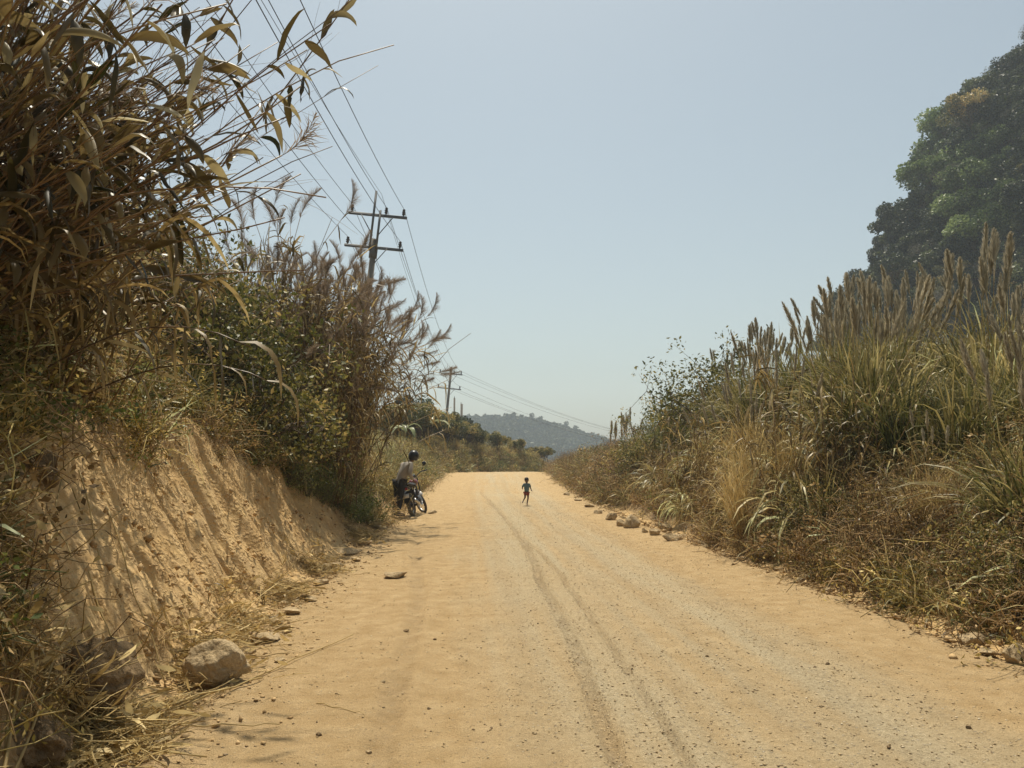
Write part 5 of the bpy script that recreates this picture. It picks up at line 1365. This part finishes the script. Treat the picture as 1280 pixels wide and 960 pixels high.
# ------------------------------------------------------------------ people: skinned skeletons
def skinned(name, J, E, mat, parent=None, sub=2, root=0):
    keys = list(J); me = bpy.data.meshes.new(name)
    me.from_pydata([J[k][0] for k in keys], [(keys.index(a), keys.index(b)) for a, b in E], [])
    o = obj(name, me, parent); md = o.modifiers.new('skin', 'SKIN'); md.use_smooth_shade = True
    sv = me.skin_vertices[0].data
    for i, k in enumerate(keys):
        r = J[k][1]; sv[i].radius = (r, r) if not hasattr(r, '__len__') else r
        sv[i].use_root = (i == root)
    s_ = o.modifiers.new('subsurf', 'SUBSURF'); s_.levels = sub; s_.render_levels = sub
    me.materials.append(M[mat]); return o
def fingers(J, E, palm, d, side, s, curl=.5):
    """five fingers from the palm vertex; d = palm direction, side = direction of the thumb"""
    d = Vector(d).normalized(); side = Vector(side).normalized(); nrm = d.cross(side); P_ = Vector(J[palm][0])
    for i, (o_, L_) in enumerate(((.026, .068), (.009, .076), (-.009, .070), (-.026, .056))):
        a = P_ + (d * .045 + side * o_) * s; b = a + (d * L_ * .5 + nrm * L_ * .15 * curl) * s; c = b + (d * L_ * .35 + nrm * L_ * .45 * curl) * s
        for n_, q, r in (('a', a, .0085), ('b', b, .0078), ('c', c, .0065)): J[f'{palm}f{i}{n_}'] = (tuple(q), r * s)
        E += [(palm, f'{palm}f{i}a'), (f'{palm}f{i}a', f'{palm}f{i}b'), (f'{palm}f{i}b', f'{palm}f{i}c')]
    a = P_ + side * .038 * s; b = a + (d * .035 + side * .022) * s
    J[palm + 'ta'] = (tuple(a), .010 * s); J[palm + 'tb'] = (tuple(b), .008 * s); E += [(palm, palm + 'ta'), (palm + 'ta', palm + 'tb')]

mx_, my_ = -3.0, 20.28
man = empty('person', (mx_, my_, road_z(max(mx_, float(Lx(my_)) + .02), my_)))
tag(man, 'man in black helmet, pale shirt and black trousers leaning over the motorcycle', 'person')
J = {'pelvis': ((.06, 0, .88), .115), 'waist': ((.12, .03, 1.04), .105), 'chest': ((.23, .08, 1.24), .125), 'neck0': ((.30, .11, 1.38), .06), 'neck': ((.34, .14, 1.44), .052), 'skull': ((.385, .17, 1.52), .085), 'crown': ((.40, .18, 1.60), .075), 'chin': ((.44, .22, 1.47), .038),
     'rs': ((.37, -.03, 1.34), .05), 're': ((.35, -.17, 1.09), .038), 'rw': ((.42, -.06, .93), .026), 'rh': ((.455, -.02, .88), .030),
     'ls': ((.10, .23, 1.34), .05), 'le': ((.04, .44, 1.15), .038), 'lw': ((.02, .62, 1.06), .026), 'lh': ((.02, .69, 1.04), .030),
     'rp': ((.13, -.07, .84), .085), 'rk': ((.12, -.11, .46), .058), 'ra': ((.05, -.13, .09), .036), 'rt': ((.18, -.07, .035), .030),
     'lp': ((.0, .08, .84), .085), 'lk': ((-.03, .12, .46), .058), 'la': ((-.10, .16, .09), .036), 'lt': ((.02, .24, .035), .030)}
E = [('pelvis', 'waist'), ('waist', 'chest'), ('chest', 'neck0'), ('neck0', 'neck'), ('neck', 'skull'), ('skull', 'crown'), ('skull', 'chin'), ('chest', 'rs'), ('rs', 're'), ('re', 'rw'), ('rw', 'rh'), ('chest', 'ls'), ('ls', 'le'), ('le', 'lw'), ('lw', 'lh'),
     ('pelvis', 'rp'), ('rp', 'rk'), ('rk', 'ra'), ('ra', 'rt'), ('pelvis', 'lp'), ('lp', 'lk'), ('lk', 'la'), ('la', 'lt')]
fingers(J, E, 'rh', (.1, .15, -.1), (-.3, .5, .2), 1.0); fingers(J, E, 'lh', (.0, .4, -.1), (.6, 0, 0), 1.0)
skinned('body', J, E, 'skin', man)
def sub(J, ks, add, ov={}): return {k: (ov.get(k, J[k][0]), J[k][1] + add) for k in ks}
S_ = sub(J, ['waist', 'chest', 'neck0', 'rs', 're', 'rw', 'ls', 'le', 'lw'], .022); S_['hem'] = ((.05, 0, .86), .135)
skinned('shirt', S_, [('hem', 'waist'), ('waist', 'chest'), ('chest', 'neck0'), ('chest', 'rs'), ('rs', 're'), ('re', 'rw'), ('chest', 'ls'), ('ls', 'le'), ('le', 'lw')], 'shirt', man)
T_ = sub(J, ['pelvis', 'rp', 'rk', 'ra', 'lp', 'lk', 'la'], .020)
skinned('trousers', T_, [('pelvis', 'rp'), ('rp', 'rk'), ('rk', 'ra'), ('pelvis', 'lp'), ('lp', 'lk'), ('lk', 'la')], 'trousers', man)
for a, b in (('ra', 'rt'), ('la', 'lt')):
    mb = MB(); A = Vector(J[a][0]); B = Vector(J[b][0]); d_ = (B - A); d_.z = 0; d_.normalize()
    tube(mb, [tuple(A - d_ * .06 + Vector((0, 0, -.045))), tuple(A + Vector((0, 0, -.04))), tuple(B + Vector((0, 0, .0))), tuple(B + d_ * .05 + Vector((0, 0, -.005)))], [.035, .046, .040, .018], 8); obj('shoe', mb.mesh('shoe', M['black'], True), man)
hc = Vector((.395, .18, 1.56))
mb = MB(); lathe(mb, [(.115, -.11), (.132, -.06), (.14, .0), (.13, .06), (.10, .11), (.05, .14), (0, .15)], 18, Matrix.Translation(hc) @ Matrix.Rotation(.25, 4, 'Y')); obj('helmet', mb.mesh('helmet', M['black'], True), man)
mb = MB(); ell(mb, (.46, .25, 1.53), (.07, .07, .07), 12, 8); obj('visor', mb.mesh('visor', M['black'], True), man)

cx_, cy_ = .45, 23.9
kid = empty('person', (cx_, cy_, road_z(cx_, cy_)), (0, 0, R_(8)))
tag(kid, 'barefoot small child running along the middle of the road in teal shirt and red shorts', 'person')
J = {'pelvis': ((0, 0, .42), (.062, .05)), 'chest': ((0, .0, .585), .068), 'neck0': ((0, 0, .665), .034), 'neck': ((0, -.005, .69), .028), 'skull': ((0, -.012, .765), .056), 'crown': ((0, -.005, .82), .052), 'chin': ((0, -.05, .725), .025), 'nose': ((0, -.078, .76), .009),
     'earl': ((.062, -.005, .76), .010), 'earr': ((-.062, -.005, .76), .010),
     'rs': ((-.085, 0, .645), .026), 're': ((-.128, .05, .545), .020), 'rw': ((-.138, -.04, .51), .014), 'rh': ((-.135, -.07, .51), .016),
     'ls': ((.085, 0, .645), .026), 'le': ((.125, .035, .54), .020), 'lw': ((.145, -.03, .475), .014), 'lh': ((.15, -.055, .46), .016),
     'rp': ((-.045, 0, .395), .042), 'rk': ((-.058, -.05, .245), .027), 'ra': ((-.095, .10, .135), .018), 'rt': ((-.11, .12, .07), .016),
     'lp': ((.042, 0, .395), .042), 'lk': ((.038, -.035, .225), .027), 'la': ((.012, .01, .045), .018), 'lt': ((.012, -.07, .018), .016)}
E = [('pelvis', 'chest'), ('chest', 'neck0'), ('neck0', 'neck'), ('neck', 'skull'), ('skull', 'crown'), ('skull', 'chin'), ('skull', 'nose'), ('skull', 'earl'), ('skull', 'earr'), ('chest', 'rs'), ('rs', 're'), ('re', 'rw'), ('rw', 'rh'), ('chest', 'ls'), ('ls', 'le'), ('le', 'lw'), ('lw', 'lh'),
     ('pelvis', 'rp'), ('rp', 'rk'), ('rk', 'ra'), ('ra', 'rt'), ('pelvis', 'lp'), ('lp', 'lk'), ('lk', 'la'), ('la', 'lt')]
fingers(J, E, 'rh', (0, -.4, .1), (.1, 0, .5), .55); fingers(J, E, 'lh', (.1, -.4, -.2), (-.1, 0, .5), .55)
skinned('body', J, E, 'skin2', kid)
S_ = {'hem': ((0, 0, .41), (.082, .07)), 'waist': ((0, 0, .50), .078), 'chest': ((0, 0, .60), .080), 'neck0': ((0, 0, .67), .045), 'rs': ((-.088, 0, .645), .040), 're': ((-.125, .04, .56), .034), 'ls': ((.088, 0, .645), .040), 'le': ((.12, .028, .56), .034)}
skinned('shirt', S_, [('hem', 'waist'), ('waist', 'chest'), ('chest', 'neck0'), ('chest', 'rs'), ('rs', 're'), ('chest', 'ls'), ('ls', 'le')], 'teal', kid)
T_ = {'pelvis': ((0, 0, .40), (.075, .065)), 'rp': ((-.045, -.005, .375), .056), 'rk': ((-.052, -.03, .30), .050), 'lp': ((.042, 0, .375), .056), 'lk': ((.043, -.018, .29), .050)}
skinned('shorts', T_, [('pelvis', 'rp'), ('rp', 'rk'), ('pelvis', 'lp'), ('lp', 'lk')], 'shorts', kid)
mb = MB(); lathe(mb, [(.066, -.02), (.070, .01), (.062, .045), (.035, .07), (0, .078)], 14, Matrix.Translation((0, .004, .79)) @ Matrix.Rotation(-.35, 4, 'X')); obj('hair', mb.mesh('hair', M['hair'], True), kid)
for s in (-1, 1):
    mb = MB(); ell(mb, (.022 * s, -.066, .775), (.009, .006, .006), 8, 6); obj('eye', mb.mesh('eye', M['eye'], True), kid)

# ------------------------------------------------------------------ haze
mb = MB(); box(mb, (0, 400, 36.5), (1600, 1000, 95))
m, nt, p = newmat('pale dusty haze'); nt.nodes.remove(p)
pv = N(nt, 'ShaderNodeVolumePrincipled'); pv.inputs['Color'].default_value = (.76, .87, .98, 1); pv.inputs['Density'].default_value = HAZE; pv.inputs['Anisotropy'].default_value = .2
nt.links.new(pv.outputs[0], nt.nodes['Material Output'].inputs['Volume'])
tag(obj('haze', mesh_np('haze', mb.V[0], mb.F4[0], None, m)), 'pale dusty haze filling the air', 'haze', kind='stuff')

# ------------------------------------------------------------------ labels: tell look-alikes apart by their order across the view
def wide(o): return (o.location.x / max(o.location.y, .5), (o.location.z + 1) / max(o.location.y, .5))
ordn = ['leftmost', 'second from the left', 'third from the left', 'fourth from the left', 'fifth from the left', 'sixth from the left', 'seventh from the left', 'eighth from the left', 'ninth from the left', 'tenth from the left']
by = {}
for o in sc.objects:
    if o.parent is None and o.get('category') and o.get('kind') != 'stuff': by.setdefault(o['label'], []).append(o)
for lb, os_ in list(by.items()):
    if len(os_) > 8:
        os_.sort(key=lambda o: wide(o)[0]); n = len(os_); k = max(3, -(-n // 14)) if n <= 42 else -(-n // 14)
        names3 = {3: ['left', 'middle', 'right'], 4: ['far left', 'left', 'right', 'far right']}.get(k, ['far left', 'left', 'middle', 'right', 'far right'])
        k = len(names3)
        for j in range(k):
            seg = sorted(os_[j * n // k:(j + 1) * n // k], key=lambda o: wide(o)[1])
            for q, nm in ((seg[:len(seg) // 2], 'lower'), (seg[len(seg) // 2:], 'upper')):
                for o in q: o['label'] = lb + ', ' + nm + ' ' + names3[j] + ' part'
by = {}
for o in sc.objects:
    if o.parent is None and o.get('category') and o.get('kind') != 'stuff': by.setdefault(o['label'], []).append(o)
for lb, os_ in by.items():
    if 1 < len(os_) <= 10:
        os_.sort(key=lambda o: wide(o)[0])
        for i, o in enumerate(os_): o['label'] = (('rightmost' if i == len(os_) - 1 else ordn[i]) + ' ' + lb)
